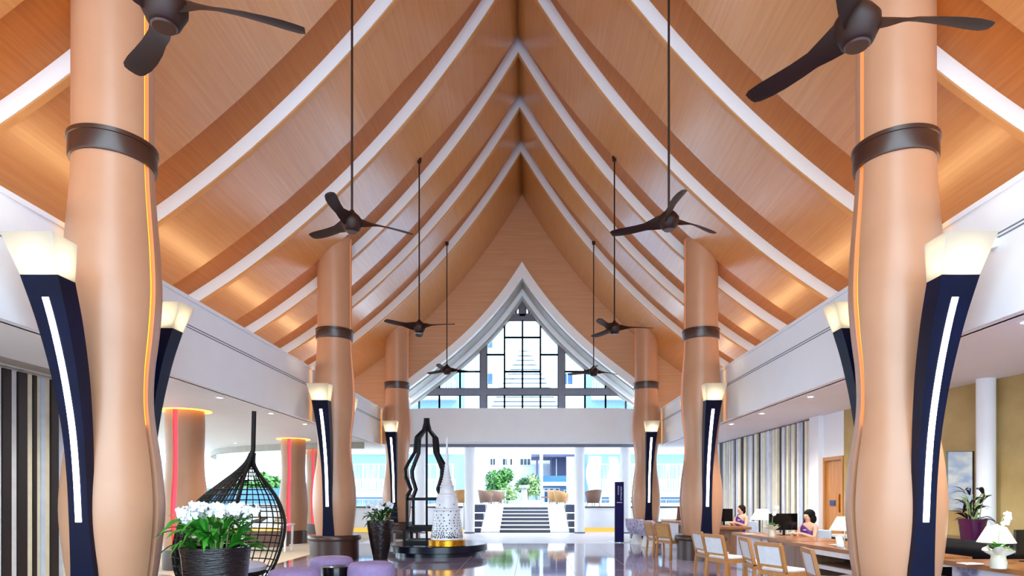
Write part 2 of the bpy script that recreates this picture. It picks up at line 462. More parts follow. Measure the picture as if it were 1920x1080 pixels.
def pane(x0, x1, z0, z1):
    xs = [x0+(x1-x0)*i/8 for i in range(9)]
    top = [(x, min(z1, warch(x))) for x in xs]
    top = [(x, z) for x, z in top if z > z0+.02]
    if len(top) < 2: return
    poly = [(top[0][0], z0), (top[-1][0], z0)] + list(reversed(top))
    m = MB(); m.prism(poly, WY-.008, WY+.008); p = obj('pane', m, 'pane_glass', win)
    f = MB()
    loop = poly+[poly[0]]
    for a, b2 in zip(loop, loop[1:]):
        if math.hypot(a[0]-b2[0], a[1]-b2[1]) > .01: f.bar((a[0],WY,a[1]), (b2[0],WY,b2[1]), .07, .055, up=(0,1,0))
    obj('pane_frame', f, 'mullion', p)
for sx in (-1, 1):
    def P_(a, b2, z0, z1): pane(*sorted((sx*a, sx*b2)), z0, z1)
    P_(0,.73,7.96,8.66); P_(0,.73,6.57,7.96); P_(0,.73,5.87,6.57)
    P_(.73,1.46,7.26,8.66); P_(.73,1.46,5.87,7.26)
    P_(1.71,2.54,6.57,8.6); P_(1.71,2.54,5.87,6.57)
    P_(2.54,3.38,6.57,8); P_(2.54,3.38,5.87,6.57); P_(3.38,4.2,5.87,7); P_(.126,1.2,8.9,10)
    for a, b2 in ((0,.73),(.73,1.46),(1.71,2.54),(2.54,3.38),(3.38,4.2)): P_(a,b2,4.75,5.62)
# ------------------------------------------------------------------ floors
m = MB(); m.box(-5.25, 10, -12, 20.3, -.1, 0)
tag(obj('floor', m, 'floor_tile'), 'polished violet grey tile floor mirroring the bright far end', 'floor', kind='structure')
m = MB(); m.box(-5.25, 10, 20.3, 26.0, -.1, 0)  # separate whiter slab beyond the tile floor
tag(obj('floor_far', m, 'floor_white'), 'white polished floor at the foot of the far steps', 'floor', kind='structure')
m = MB(); m.box(-18, -5.5, -12, 34, -.1, .0)
tag(obj('floor_lounge', m, 'carpet_beige'), 'pale beige floor of the left lounge', 'floor', kind='structure')
m = MB(); m.box(-5.5, -5.25, -12, 26, -.1, 0)
tag(obj('trim_4', m, 'floor_brown'), 'brown polished border strip between the floors', 'trim', kind='structure')
m = MB(); m.box(-5.5, 14, 30.0, 46, -.1, 1.0)
tag(obj('floor_terrace', m, 'outdoor_paving'), 'raised white terrace floor beyond the steps', 'floor', kind='structure')
m = MB(); m.box(-70, 70, -40, 120, -.6, -.1)
tag(obj('floor_ground', m, 'outdoor_paving'), 'pale paving around the building', 'floor', kind='structure')
# ------------------------------------------------------------------ side walls
# left slatted wall
wl = bpy.data.objects.new('wall_left', None); COL.objects.link(wl)
tag(wl, 'wall of dark brown and cream vertical slats at far left', 'wall', kind='structure')
m = MB(); m.box(-7.35,-7.05,-2,10.0,0,ZL); obj('backing', m, 'slat_cream', wl)
def lefty(px): return F*7.3/(CX-px)
seq = [(0,17,'slat_dark',.06),(17,30,'slat_white',.03),(30,47,'slat_dark',.06),(47,58,'slat_cream',.04),(58,65,'slat_dark',.06),
       (65,74,'slat_cream',.03),(74,82,'slat_blue',.05),(82,92,'slat_cream',.03),(92,106,'slat_dark',.06),(106,118,'slat_blue',.03)]
for a, b2, mm, pr in seq:
    m = MB(); m.box(-7.05,-7.03+pr, lefty(a)+.004, lefty(b2)-.004, .02, ZL-.04); obj('slat', m, mm, wl)
y = lefty(0); i = 0
while y > 5.5:
    w_ = (.13,.10,.16,.09)[i%4]; mm = ('slat_white','slat_dark','slat_cream','slat_dark')[i%4]
    m = MB(); m.box(-7.05,-6.99, y-w_, y-.006, .02, ZL-.04); obj('slat', m, mm, wl); y -= w_; i += 1
# right wall : slats, end panel, door, gold wall
wr = bpy.data.objects.new('wall_right', None); COL.objects.link(wr)
tag(wr, 'reception wall of white, cream and dark brown vertical slats', 'wall', kind='structure')
XW = 6.98
m = MB(); m.box(XW+.06, XW+.3, 14.75, 22.3, 0, ZL); obj('backing', m, 'slat_dark', wr)
def righty(z): return F*6.69/((1340+z/3.6)-CX)
dark = [(40,60),(98,105),(138,150),(182,200),(228,233),(262,270),(300,318),(330,334),(365,372),(393,400),(440,460),(482,487),(515,524),(550,558),(600,620),(650,661)]
pal = ['slat_white','slat_blue','slat_cream','slat_white','slat_cream','slat_blue']
pos = 30; kk = 0
for a, b2 in dark+[(664,664)]:
    L_ = a-pos; ns = max(1, round(L_/13))
    for j in range(ns):
        y1, y0 = righty(pos+L_*j/ns), righty(pos+L_*(j+1)/ns)
        pr = (.05,.02,.07,.035)[kk%4]
        m = MB(); m.box(XW-pr, XW+.06, y0+.003, y1-.003, .02, ZL-.03); obj('slat', m, pal[kk%6], wr); kk += 1
    if b2 > a:
        m = MB(); m.box(XW-.01, XW+.06, righty(b2)+.004, righty(a)-.004, .02, ZL-.03); obj('slat', m, 'slat_dark', wr)
    pos = b2
m = MB(); m.box(XW-.12, XW+.3, 14.32, 14.78, 0, ZL); obj('end_panel', m, 'white_paint', wr)
m = MB(); m.box(XW+.0, XW+.3, 13.4, 14.32, 2.42, ZL); obj('door_header', m, 'white_paint', wr)
dr = bpy.data.objects.new('door_1', None); COL.objects.link(dr)
tag(dr, 'plain honey wood door with small blue plate beside the slatted wall', 'door', kind='structure')
m = MB(); m.box(XW+.03, XW+.08, 13.5, 14.24, 0, 2.34); obj('door_leaf', m, 'door_wood', dr)
m = MB(); m.box(XW-.02, XW+.1, 14.24, 14.32, 0, 2.42).box(XW-.02, XW+.1, 13.42, 13.5, 0, 2.42).box(XW-.02, XW+.1, 13.5, 14.24, 2.34, 2.42); obj('door_frame', m, 'door_wood', dr)
m = MB(); m.box(XW+.01, XW+.03, 13.82, 14.06, 1.34, 1.46); obj('door_plate', m, 'plate_blue', dr)
m = MB(); m.box(XW-.02, XW+.03, 13.58, 13.62, 1.2, 1.6); obj('door_handle', m, 'gold_leaf', dr)
# gold wall (three facets)
gp = [(6.98,13.4),(7.57,9.4),(8.3,5.0),(8.9,-2.0)]
m = MB()
for (x0,y0),(x1,y1) in zip(gp, gp[1:]): m.prismz([(x0,y0),(x1,y1),(x1+.3,y1),(x0+.3,y0)], 0, ZL)
tag(obj('wall_gold', m, 'gold_wall'), 'textured gold plaster wall behind the near desks', 'wall', kind='structure')
m = MB(); m.lathe([(0,.13),(ZL,.13)], 24, c=(7.36,9.75,0))
tag(obj('wall_pillar', m, 'white_paint', smooth=True), 'slim pale pillar against the gold wall', 'pillar', kind='structure')
m = MB(); m.box(XW+.02, XW+.3, 22.3, 24.2, 0, ZL)
tag(obj('wall_right_end', m, 'white_paint'), 'plain white end of the reception wall', 'wall', kind='structure')

# ------------------------------------------------------------------ columns with torches
CPROF = [(.59,.43),(.95,.48),(1.42,.517),(1.9,.487),(2.3,.43),(2.66,.397),(3.05,.41),(3.45,.455),(3.9,.485),(4.4,.468),(4.9,.43),(5.3,.408),(5.7,.405)]
CPS = spline(CPROF, 4)
def shell(mb, prof, a0, a1, topf=None, n=40, cx=0, cy=0):
    """curved shell with returned edges; local coordinates"""
    th = .07; cols = n+1; vs = []
    for lay in (0, th):
        for i, (z, r) in enumerate(prof):
            for k in range(cols):
                a = a0+(a1-a0)*k/n; rr = r-lay; x, y = rr*math.cos(a), rr*math.sin(a)
                vs.append((x, y, topf(x, y) if (topf and i == len(prof)-1) else z))
    m = len(prof); fs = []; o2 = m*cols
    for i in range(m-1):
        for k in range(n):
            fs.append((i*cols+k, i*cols+k+1, (i+1)*cols+k+1, (i+1)*cols+k))
            fs.append((o2+i*cols+k, o2+(i+1)*cols+k, o2+(i+1)*cols+k+1, o2+i*cols+k+1))
        for k in (0, n):
            fs.append((i*cols+k, (i+1)*cols+k, o2+(i+1)*cols+k, o2+i*cols+k))
    for i in (0, m-1):
        for k in range(n): fs.append((i*cols+k, i*cols+k+1, o2+i*cols+k+1, o2+i*cols+k))
    mb.add(vs, fs)

def led_core(mb, prof, ang, inset, half, topz=None):
    vs = []; fs = []
    ca, sa = math.cos(ang), math.sin(ang)
    for z, r in prof:
        rr = r-inset
        for s_ in (-half, half): vs.append((rr*ca - s_*sa, rr*sa + s_*ca, z))
        for s_ in (-half, half): vs.append(((rr-.03)*ca - s_*sa, (rr-.03)*sa + s_*ca, z))
    for i in range(len(prof)-1):
        a = 4*i; b2 = a+4
        fs += [(a,a+1,b2+1,b2),(a+2,b2+2,b2+3,a+3),(a,b2,b2+2,a+2),(a+1,a+3,b2+3,b2+1)]
    mb.add(vs, fs)

def make_torch(col, dirn, label_name='torch_lamp'):
    """curved dark torch on the -y (dirn=-1) or +y side, local coords of the column"""
    path = spline([(.60,.50,.27,.06),(.9,.53,.235,.08),(1.3,.565,.21,.10),(1.8,.60,.21,.12),(2.3,.66,.23,.15),(2.84,.78,.27,.19),(3.34,.94,.32,.22),(3.74,1.11,.37,.24)], 4)
    m = MB(); vs = []
    for z, off, w_, t in path:
        for xx, oo in ((-w_/2, off), (w_/2, off), (w_/2, off-t), (-w_/2, off-t)): vs.append((xx, dirn*oo, z))
    k = len(path); fs = [(0,1,2,3), tuple(4*(k-1)+i for i in range(4))]
    for i in range(k-1):
        for j in range(4): fs.append((4*i+j, 4*i+(j+1)%4, 4*i+4+(j+1)%4, 4*i+4+j))
    m.add(vs, fs); body = obj('torch_body', m, 'torch_sky_tint', col, smooth=True)
    m = MB(); vs = []; seg = [p for p in path if 1.2 <= p[0] <= 3.56]
    for z, off, w_, t in seg:
        for xx, oo in ((-.032, off+.006), (.032, off+.006), (.032, off-.01), (-.032, off-.01)): vs.append((xx, dirn*oo, z))
    k = len(seg); fs = [(0,1,2,3), tuple(4*(k-1)+i for i in range(4))]
    for i in range(k-1):
        for j in range(4): fs.append((4*i+j, 4*i+(j+1)%4, 4*i+4+(j+1)%4, 4*i+4+j))
    m.add(vs, fs); obj('light_strip', m, 'led_white', body)
    # flared glass shade
    z0, z1 = 3.745, 4.10; o0, o1 = 1.11, 1.27; w0, w1 = .37, .50; t0, t1 = .24, .34
    m = MB()
    q = lambda z, o, w_, t: [(-w_/2, dirn*o, z), (w_/2, dirn*o, z), (w_/2, dirn*(o-t), z), (-w_/2, dirn*(o-t), z)]
    m.add(q(z0,o0,w0,t0)+q(z1,o1,w1,t1)+q(z1,o1-.012,w1-.024,t1-.024)+q(z0+.02,o0-.012,w0-.024,t0-.024),
          [(0,1,5,4),(1,2,6,5),(2,3,7,6),(3,0,4,7),(4,5,9,8),(5,6,10,9),(6,7,11,10),(7,4,8,11),
           (8,9,13,12),(9,10,14,13),(10,11,15,14),(11,8,12,15),(12,13,14,15),(0,3,2,1)])
    sh = obj('torch_shade', m, 'shade_glow', col)
    m = MB(); m.ball((0, dirn*(1.02), 3.80), (.12,.06,.05)); obj('bulb', m, 'bulb_glow', sh, smooth=True)
    lamp('torch_light', 'POINT', (0, dirn*1.08, 3.87), 2.6, (1,.86,.62), col, shadow_soft_size=.04)

def hall_column(x, y, label):
    col = thing('column', label, 'column', (x, y, 0), 0, 'hall columns with torches')
    prof = CPS + [(9.0, .405)]
    g = .085
    topf = lambda lx, ly: roof(x+lx, -.10)
    for a0, a1 in ((g-.1, PI-g+.1), (PI+g+.1, 2*PI-g-.1)):
        m = MB(); shell(m, prof, a0, a1, topf); obj('shaft_shell', m, 'column_skin', col, smooth=True)
    for ang in (-.1, PI+.1):
        m = MB(); led_core(m, [p for p in prof if 2.3 < p[0] < 6]+[(roof(x+math.copysign(.4, math.cos(ang)), -.16), .405)], ang, .045, .03); obj('gold_light', m, 'led_gold', col)
    m = MB(); m.lathe([(5.36,.40),(5.36,.432),(5.38,.44),(5.56,.44),(5.565,.452),(5.61,.452),(5.61,.40)], 56, capb=False, capt=False)
    obj('ring', m, 'brown_leather', col, smooth=True)
    m = MB(); m.lathe([(0,.58),(.47,.58),(.47,.62),(.50,.635),(.56,.635),(.60,.61),(.60,.3)], 56)
    b_ = obj('base_drum', m, 'brown_leather', col, smooth=True)
    for dirn in (-1, 1): make_torch(col, dirn)
    return col
hall_column(-4.5, 7.25, 'nearest large tan column on the left beside the white orchids')
hall_column(4.5, 7.25, 'nearest large tan column on the right beside the gold wall')
hall_column(-4.5, 15.46, 'middle tan column on the left behind the purple stools')
hall_column(4.5, 15.46, 'middle tan column on the right behind the white desk chairs')
hall_column(-4.5, 22.75, 'farthest tan column on the left behind the tall brown planter')
hall_column(4.5, 22.75, 'farthest tan column on the right behind the lilac tub chairs')

LPROF = spline([(0.42,.40),(.8,.43),(1.2,.45),(1.6,.43),(2.0,.385),(2.4,.37),(2.8,.38),(3.1,.385),(ZL,.375)], 4)
def lounge_column(x, y, label):
    col = thing('column', label, 'column', (x, y, 0), 0, 'lounge columns with red light strips')
    a = -PI/2; g = .13
    m = MB(); shell(m, LPROF, a+g, a+2*PI-g, n=56); obj('shaft_shell', m, 'column_skin_dim', col, smooth=True)
    m = MB(); led_core(m, LPROF, a, .03, .045); obj('red_light', m, 'led_red', col)
    m = MB(); m.lathe([(0,.43),(.42,.43),(.42,.3)], 48); obj('base_drum', m, 'brown_leather', col, smooth=True)
    m = MB(); m.lathe([(ZL-.012,.40),(ZL-.012,.52),(ZL,.52)], 48, capb=False, capt=False); obj('halo_light', m, 'cove_gold', col)
lounge_column(-7.1, 13.5, 'dim-toned lounge column with red light strip nearest the cocoon chair')
lounge_column(-7.4, 20.5, 'dim-toned lounge column with red light strip behind the book table')
lounge_column(-8.25, 25.2, 'half hidden lounge column with red light strip, farthest of the three')

# ------------------------------------------------------------------ ceiling fans
def blade_mesh():
    m = MB(); st = [(.08,.20,1.05),(.16,.20,.95),(.26,.17,.75),(.38,.135,.52),(.52,.15,.38),(.66,.165,.32),(.78,.17,.28),(.88,.15,.26),(.92,.11,.25)]
    vs = []
    for r, c, tw in st:
        sweep = -.05*math.sin(min(1, r/.9)*PI)
        for s_, t in ((-1,0),(-.4,.014),(.4,.014),(1,0),(.4,-.008),(-.4,-.008)):
            u = s_*c/2; vs.append((r, sweep + u*math.cos(tw) - t*math.sin(tw), u*math.sin(tw) + t*math.cos(tw) + .02*(1-r)))
    n = 6; k = len(st); fs = [tuple(range(n)), tuple(reversed(range((k-1)*n, k*n)))]
    for i in range(k-1):
        for j in range(n): fs.append((i*n+j, i*n+(j+1)%n, (i+1)*n+(j+1)%n, (i+1)*n+j))
    m.add(vs, fs); return m.mesh('blade', True)
BLADE = blade_mesh(); BLADE.materials.append(MATS['fan_brown'])
def fan(x, y, z, rz, label):
    f_ = thing('ceiling_fan', label, 'ceiling fan', (x, y, z), rz, 'brown three blade ceiling fans')
    for k in range(3):
        obj('blade', BLADE, 'fan_brown', f_, rot=(0,0,2*PI*k/3))
    m = MB(); m.lathe([(-.13,.0),(-.13,.085),(-.115,.105),(-.08,.12),(-.02,.15),(.04,.15),(.10,.11),(.15,.05),(.19,.025),(.19,0)], 28); obj('motor', m, 'fan_brown', f_, smooth=True)
    m = MB(); m.lathe([(-.142,0),(-.142,.075),(-.128,.085)], 28); obj('cap', m, 'brown_leather', f_, smooth=True)
    zt = roof(x, -.12)-z
    m = MB(); m.lathe([(.15,.017),(zt,.017)], 10); rod = obj('down_rod', m, 'fan_brown', f_, smooth=True)
    m = MB(); m.lathe([(zt-.10,.018),(zt-.08,.05),(zt+.02,.06)], 16); obj('canopy', m, 'fan_brown', rod, smooth=True)
fan(wx(308,4.35), 4.35, wz(14,4.35), math.radians(14), 'ceiling fan in front of the nearest left column, cut by the top edge')
fan(wx(1607,4.35), 4.35, wz(50,4.35), math.radians(0), 'ceiling fan in front of the nearest right column, at the top')
fan(wx(660,9.32), 9.32, wz(418,9.32), math.radians(27), 'ceiling fan hanging just above the middle left column')
fan(wx(1254,9.32), 9.32, wz(414,9.32), math.radians(29), 'ceiling fan hanging just above the middle right column')
fan(wx(786,15.15), 15.15, wz(614,15.15), math.radians(-18), 'third ceiling fan along the left row, before the farthest left column')
fan(wx(1152,15.15), 15.15, wz(616,15.15), math.radians(-1), 'third ceiling fan along the right row, before the farthest right column')
fan(wx(838,20.2), 20.2, wz(694,20.2), math.radians(20), 'farthest ceiling fan on the left, before the gable window')
fan(wx(1113,20.2), 20.2, wz(697,20.2), math.radians(30), 'farthest ceiling fan on the right, before the gable window')

# ------------------------------------------------------------------ downlights in the low ceilings
def downlight(x, y, lab, e=55):
    d = thing('downlight', lab, 'downlight', (x, y, ZL), 0, 'recessed downlights')
    m = MB(); m.lathe([(-.012,.05),(-.012,.075),(0,.08)], 20, capb=False, capt=False); obj('trim_ring', m, 'ceiling_white', d, smooth=True)
    m = MB(); m.lathe([(-.006,.0),(-.006,.05)], 20); obj('lens', m, 'downlight_glow', d)
    lamp('downlight_beam', 'SPOT', (0,0,-.03), e, (1,.93,.82), d, spot_size=2.4, spot_blend=.8, shadow_soft_size=.06)
for i, (x, y) in enumerate([(-5.42,11.6),(-5.42,13.9),(-5.42,16.0),(-5.42,9.2),(-10,17),(-10,22)]):
    downlight(x, y, ['recessed downlight above the cocoon chair','recessed downlight between the lounge columns','recessed downlight nearest the middle left column','recessed downlight beside the dark slatted wall','recessed downlight deep in the lounge','recessed downlight at the back of the lounge'][i], 80)
for i, (x, y) in enumerate([(5.42,16.0),(5.42,13.9),(5.42,6.5),(5.42,19.5),(5.42,11.5),(5.42,9.0)]):
    downlight(x, y, ['recessed downlight above the far reception clerk','recessed downlight above the near reception clerk','recessed downlight at the right edge of the picture','recessed downlight at the far end of the slatted wall','recessed downlight above the middle desk','recessed downlight behind the nearest right column'][i], 150)
for i, x in enumerate((-3, 0, 3)):
    d = thing('downlight', 'recessed downlight above the far steps, %s' % ('left','centre','right')[i], 'downlight', (x, 27.5, 3.52), 0, 'recessed downlights')
    m = MB(); m.lathe([(-.01,0),(-.01,.08),(0,.085)], 20); obj('lens', m, 'downlight_glow', d)
    lamp('downlight_beam', 'SPOT', (0,0,-.03), 260, (1,.96,.92), d, spot_size=2.5, spot_blend=.8, shadow_soft_size=.06)
# wall sensor on the right fascia
sn = thing('wall_sensor', 'small white dome sensor on the right fascia beam', 'sensor', (BX, 6.42, 4.16))
m = MB(); m.lathe([(0,.05),(.03,.05)], 20); obj('mount', m, 'white_paint', sn, rot=(0,-PI/2,0))
m = MB(); m.ball((-.05,0,0), (.05,.055,.06)); obj('dome', m, 'rib_white', sn, smooth=True)
# ------------------------------------------------------------------ far steps, columns, parapets
st = thing('staircase', 'dark blue steps with white nosings between two white ramps', 'staircase', (.1, 25.9, 0))
NS, RISE, RUN, HWD = 7, 1.0/7, .58, 1.04
for i in range(NS):
    m = MB(); m.box(-HWD, HWD, i*RUN, NS*RUN+.02, i*RISE, (i+1)*RISE-.025); s_ = obj('step', m, 'step_dark', st)
    m = MB(); m.box(-HWD, HWD, i*RUN-.02, (i+1)*RUN+.02, (i+1)*RISE-.025, (i+1)*RISE); obj('tread', m, 'stone_white', s_)
for sx in (-1, 1):
    m = MB(); D = NS*RUN+.05
    x0, x1 = sorted((sx*HWD, sx*(HWD+.78)))
    m.add([(x0,-.02,0),(x1,-.02,0),(x1,D,0),(x0,D,0),(x0,-.02,.06),(x1,-.02,.06),(x1,D,1.1),(x0,D,1.1)],
          [(3,2,1,0),(4,5,6,7),(0,1,5,4),(1,2,6,5),(2,3,7,6),(3,0,4,7)])
    obj('ramp', m, 'stone_white', st)
    ww = thing('water_steps', 'dark blue stepped block outside the %s ramp' % ('left' if sx < 0 else 'right'), 'steps', (.1+sx*2.1, 25.95, 0))
    for i, (z0, z1, yy) in enumerate([(0,.2,0),(.2,.46,.7),(.46,.76,1.6),(.76,1.13,2.8)]):
        m = MB(); m.box(-.27, .27, yy, 4.0, z0, z1-.02); p_ = obj('step', m, 'step_dark', ww)
        m = MB(); m.box(-.27, .27, yy-.01, 4.0, z1-.02, z1); obj('rim', m, 'stone_white', p_)
wcol = [(-2.15,25.6,0,.205,'white round column at the left foot of the far steps'),(2.32,25.6,0,.205,'white round column at the right foot of the far steps'),
        (4.19,25.6,0,.21,'white round column behind the purple totem sign'),(-4.15,25.6,0,.21,'white round column behind the black stupa frame'),
        (-2.35,33,1.0,.2,'white round column on the terrace, left of the steps'),(2.42,33,1.0,.2,'white round column on the terrace, right of the steps')]
for x, y, z, r, lab in wcol:
    c = thing('white_column', lab, 'column', (x, y, z), 0, 'white round columns at the far end')
    h = 3.53-z
    m = MB(); m.lathe([(0,r),(h,r)], 32); obj('shaft', m, 'white_paint', c, smooth=True)
    m = MB(); m.lathe([(0,r+.02),(.05,r+.02),(.06,r)], 32, capt=False); obj('foot', m, 'groove', c)
for nm, x0, x1, lab in (('right', 2.6, 9.0, 'low grey parapet wall right of the far steps with glowing toe'), ('left', -17, -2.5, 'low grey parapet wall left of the far steps with glowing toe')):
    p = thing('parapet', lab, 'wall', (0,0,0), kind='structure')
    m = MB(); m.box(x0, x1, 26.2, 26.45, .2, 1.02); obj('panel', m, 'white_paint', p)
    m = MB(); m.box(x0, x1, 26.12, 26.5, 1.02, 1.08); obj('cap', m, 'brown_leather', p)
    m = MB(); m.box(x0, x1, 26.32, 26.4, .0, .2); obj('toe_light', m, 'toe_glow', p)
# wavy white screens behind the right parapet
def wavy(x, y, w_, lab, material='white_paint', ph=0):
    m = MB(); L_, R_ = [], []
    for i in range(25):
        z = 1.0+2.5*i/24; o = .07*math.sin(i/24*2*PI*1.3+ph); t = w_*(1+.12*math.sin(i/24*2*PI*1.3+ph+PI/2))
        L_.append((-t/2+o, z)); R_.append((t/2+o, z))
    n = len(L_); vs = [(a[0],yy,a[1]) for yy in (-.08,.08) for a in L_+R_]
    fs = []
    for i in range(n-1):
        fs += [(i,i+1,n+i+1,n+i),(2*n+i,3*n+i,3*n+i+1,2*n+i+1),(i,2*n+i,2*n+i+1,i+1),(n+i,n+i+1,3*n+i+1,3*n+i)]
    fs += [(0,n,3*n,2*n),(n-1,3*n-1,4*n-1,2*n-1)]
    m.add(vs, fs); o = obj('wavy_screen', m, material, smooth=True, loc=(x,y,0)); tag(o, lab, 'screen', 'wavy terrace screens')
wavy(2.75, 31.5, .12, 'thin cream wavy screen beside the right terrace column', 'slat_cream', .5)
wavy(3.55, 32, .62, 'broad white wavy screen left of the totem sign', 'white_paint', 0)
wavy(4.6, 32.5, .5, 'narrow white wavy screen behind the right parapet', 'white_paint', 1.4)

# ------------------------------------------------------------------ terrace things
def wicker_chair(x, y, rz, label, material, z=1.0):
    c = thing('wicker_chair', label, 'chair', (x, y, z), rz, 'terrace wicker tub chairs')
    m = MB(); n = 20; vs = []
    for zz, r in ((.16,.30),(.45,.36),(.80,.42)):
        for k in range(n+1):
            a = math.radians(-60+300*k/n)+PI/2+math.radians(60)-math.radians(150)+PI/2+math.radians(60)
            a = math.radians(-240+300*k/n); hh = zz - (.26*(1-abs(math.cos(a*.5+PI/4)))*(zz > .7))
            vs.append((r*math.cos(a), r*math.sin(a), hh))
    fs = [(i*(n+1)+k, i*(n+1)+k+1, (i+1)*(n+1)+k+1, (i+1)*(n+1)+k) for i in range(2) for k in range(n)]
    m.add(vs, fs); o = obj('shell', m, material, c, smooth=True); sd = o.modifiers.new('solid', 'SOLIDIFY'); sd.thickness = .05
    m = MB(); m.lathe([(.16,.3),(.36,.34),(.40,.32),(.42,.2)], 20); obj('seat', m, material, c, smooth=True)
    for lx, ly in ((-.2,-.2),(.2,-.2),(.2,.2),(-.2,.2)):
        m = MB(); m.tube([(lx,ly,.17),(lx*1.15,ly*1.15,0)], .02, 6); obj('leg', m, 'bark', c)
wicker_chair(wx(1040,34), 34, -1.9, 'tan wicker tub chair at the head of the steps, right, outer one', 'wicker_tan')
wicker_chair(wx(1052,32.6), 32.6, -1.7, 'tan wicker tub chair at the head of the steps, beside the right column', 'wicker_tan')
wicker_chair(wx(911,32.5), 32.5, -1.3, 'brown wicker tub chair at the head of the steps beside left column', 'wicker_brown')
wicker_chair(wx(931,34.5), 34.5, -1.2, 'brown wicker tub chair in front of the white flowering bush', 'wicker_brown')
wicker_chair(wx(1112,30.5), 30.4, .5, 'brown wicker chair behind the right parapet', 'wicker_brown', 1.0-.0)
wicker_chair(wx(856,29), 30.8, .4, 'tan wicker chair behind the white stupa', 'wicker_tan')
# planter bowl on stone plinth with benches
pl = thing('bowl_planter', 'white bowl planter with clipped shrub on a round stone plinth', 'planter', (wx(983,37), 37, 1.0))
m = MB(); m.lathe([(0,.95),(.22,.95),(.22,.8)], 40); obj('plinth', m, 'planter_stone', pl)
m = MB(); m.lathe([(.22,.22),(.9,.16),(.95,.3),(1.12,.34)], 24); obj('pedestal', m, 'planter_stone', pl, smooth=True)
def leafball(m, c, r, n, size, rnd):
    for i in range(n):
        d = Vector((rnd.gauss(0,1), rnd.gauss(0,1), rnd.gauss(0,1))).normalized(); rr = rnd.random()**.35
        p = Vector((c[0]+d.x*r[0]*rr, c[1]+d.y*r[1]*rr, c[2]+d.z*r[2]*rr))
        u = Vector((rnd.gauss(0,1), rnd.gauss(0,1), rnd.gauss(0,1))).normalized(); v = u.cross(d).normalized(); s_ = size*(.6+.8*rnd.random())
        m.add([p-u*s_, p+v*s_*.5, p+u*s_, p-v*s_*.5], [(0,1,2,3)])
R_ = random.Random(3)
m = MB(); leafball(m, (0,0,1.32), (.32,.32,.24), 420, .06, R_); obj('shrub', m, 'leaf_dark', pl, kind='stuff')
for k, px in enumerate((957, 1006)):
    bn = thing('terrace_bench', 'wooden terrace bench %s of the bowl planter' % ('left','right')[k], 'bench', (wx(px,37.2)+(-.72,.72)[k], 37.2, 1.0), 0, 'benches by the bowl planter')
    m = MB(); m.cbox((0,0,.40), (.9,.5,.08)); obj('seat', m, 'wicker_brown', bn)
    m = MB(); m.cbox((0,.25,.78), (.95,.06,.08)); obj('back_rail', m, 'planter_stone', bn)
    for lx in (-.43,.43):
        for ly in (-.2,.24):
            m = MB(); m.cbox((lx,ly,.4), (.06,.06,.8 if ly > 0 else .72)); obj('leg', m, 'planter_stone', bn)
def tree(x, y, z, blobs, label, material, trunk=1.0, leaf=.10, cat='tree', nm='garden_tree'):
    t = thing(nm, label, cat, (x, y, z)); rr = random.Random(int(abs(x)*100))
    m = MB(); m.tube([(0,0,0),(.05,0,trunk*.5),(0,.03,trunk)], [.07,.06,.05], 8); obj('trunk', m, 'bark', t)
    for bz in blobs[:3]:
        m = MB(); m.tube([(0,0,trunk*.6), (bz[0]*.6,bz[1]*.6,bz[2])], [.04,.015], 6); obj('branch', m, 'bark', t)
    m = MB()
    for bx_, by_, bz_, br_, n_ in blobs: leafball(m, (bx_,by_,bz_), (br_,br_,br_*.9), n_, leaf, rr)
    obj('crown', m, material, t, kind='stuff')
tree(wx(938,41), 41, .6, [(-.3,0,1.9,.75,700),(.35,.1,2.2,.6,500),(-.5,0,1.2,.6,450),(.1,-.2,1.3,.7,500)], 'dense green round tree beyond the left terrace chairs', 'foliage', 1.5, .11)
tree(wx(952,38.5), 38.8, .8, [(0,0,.9,.5,500),(.2,0,.5,.5,400)], 'white flowering bush in front of the round tree', 'foliage_light', .5, .08, 'bush', 'flowering_bush')
tree(wx(988,42), 42, .8, [(-.3,0,1.3,.55,420),(.35,.1,1.6,.6,420),(.5,0,1.0,.5,300)], 'lighter green tree behind the bowl planter', 'foliage_light', 1.2, .10)
tree(wx(505,34), 34.5, -.1, [(0,0,2.1,.6,380),(-.5,.1,2.3,.6,300),(.5,0,1.8,.5,280)], 'leafy green tree seen past the cocoon chair', 'foliage', 1.8, .18)
tree(wx(425,35), 36.5, -.1, [(0,0,1.8,.7,380),(.6,.1,2.0,.6,300)], 'leafy green tree seen through the cocoon chair', 'foliage', 1.5, .18)
m = MB(); m.box(-22, -10.4, 32.5, 32.8, -.1, 1.9)
gw = obj('garden_wall', m, 'pool_blue'); tag(gw, 'pale blue garden wall beyond the lounge', 'wall')
m = MB(); m.box(-19, -9, 31, 31.25, -.1, 1.1)
tag(obj('terrace_ledge', m, 'facade_white'), 'low white ledge outside the lounge', 'ledge')

# ------------------------------------------------------------------ buildings outside
def win_unit(b, x0, x1, z0, z1, y, glassm, mull=2):
    m = MB(); m.box(x0, x1, y-.03, y+.06, z0, z1); w_ = obj('window', m, 'rail_white', b)
    n = mull
    for i in range(n):
        a = x0+.05+(x1-x0-.1)*i/n; c = x0+.05+(x1-x0-.1)*(i+1)/n
        m = MB(); m.box(a+.03, c-.03, y-.05, y-.02, z0+.06, z1-.06); obj('pane', m, glassm, w_)
def railing(b, x0, x1, z0, h, y):
    m = MB(); m.box(x0, x1, y-.04, y+.04, z0+h-.06, z0+h).box(x0, x1, y-.03, y+.03, z0+.06, z0+.11)
    n = int((x1-x0)/.16)
    for i in range(n+1): m.box(x0+(x1-x0)*i/n-.02, x0+(x1-x0)*i/n+.02, y-.02, y+.02, z0+.06, z0+h)
    obj('railing', m, 'rail_white', b)
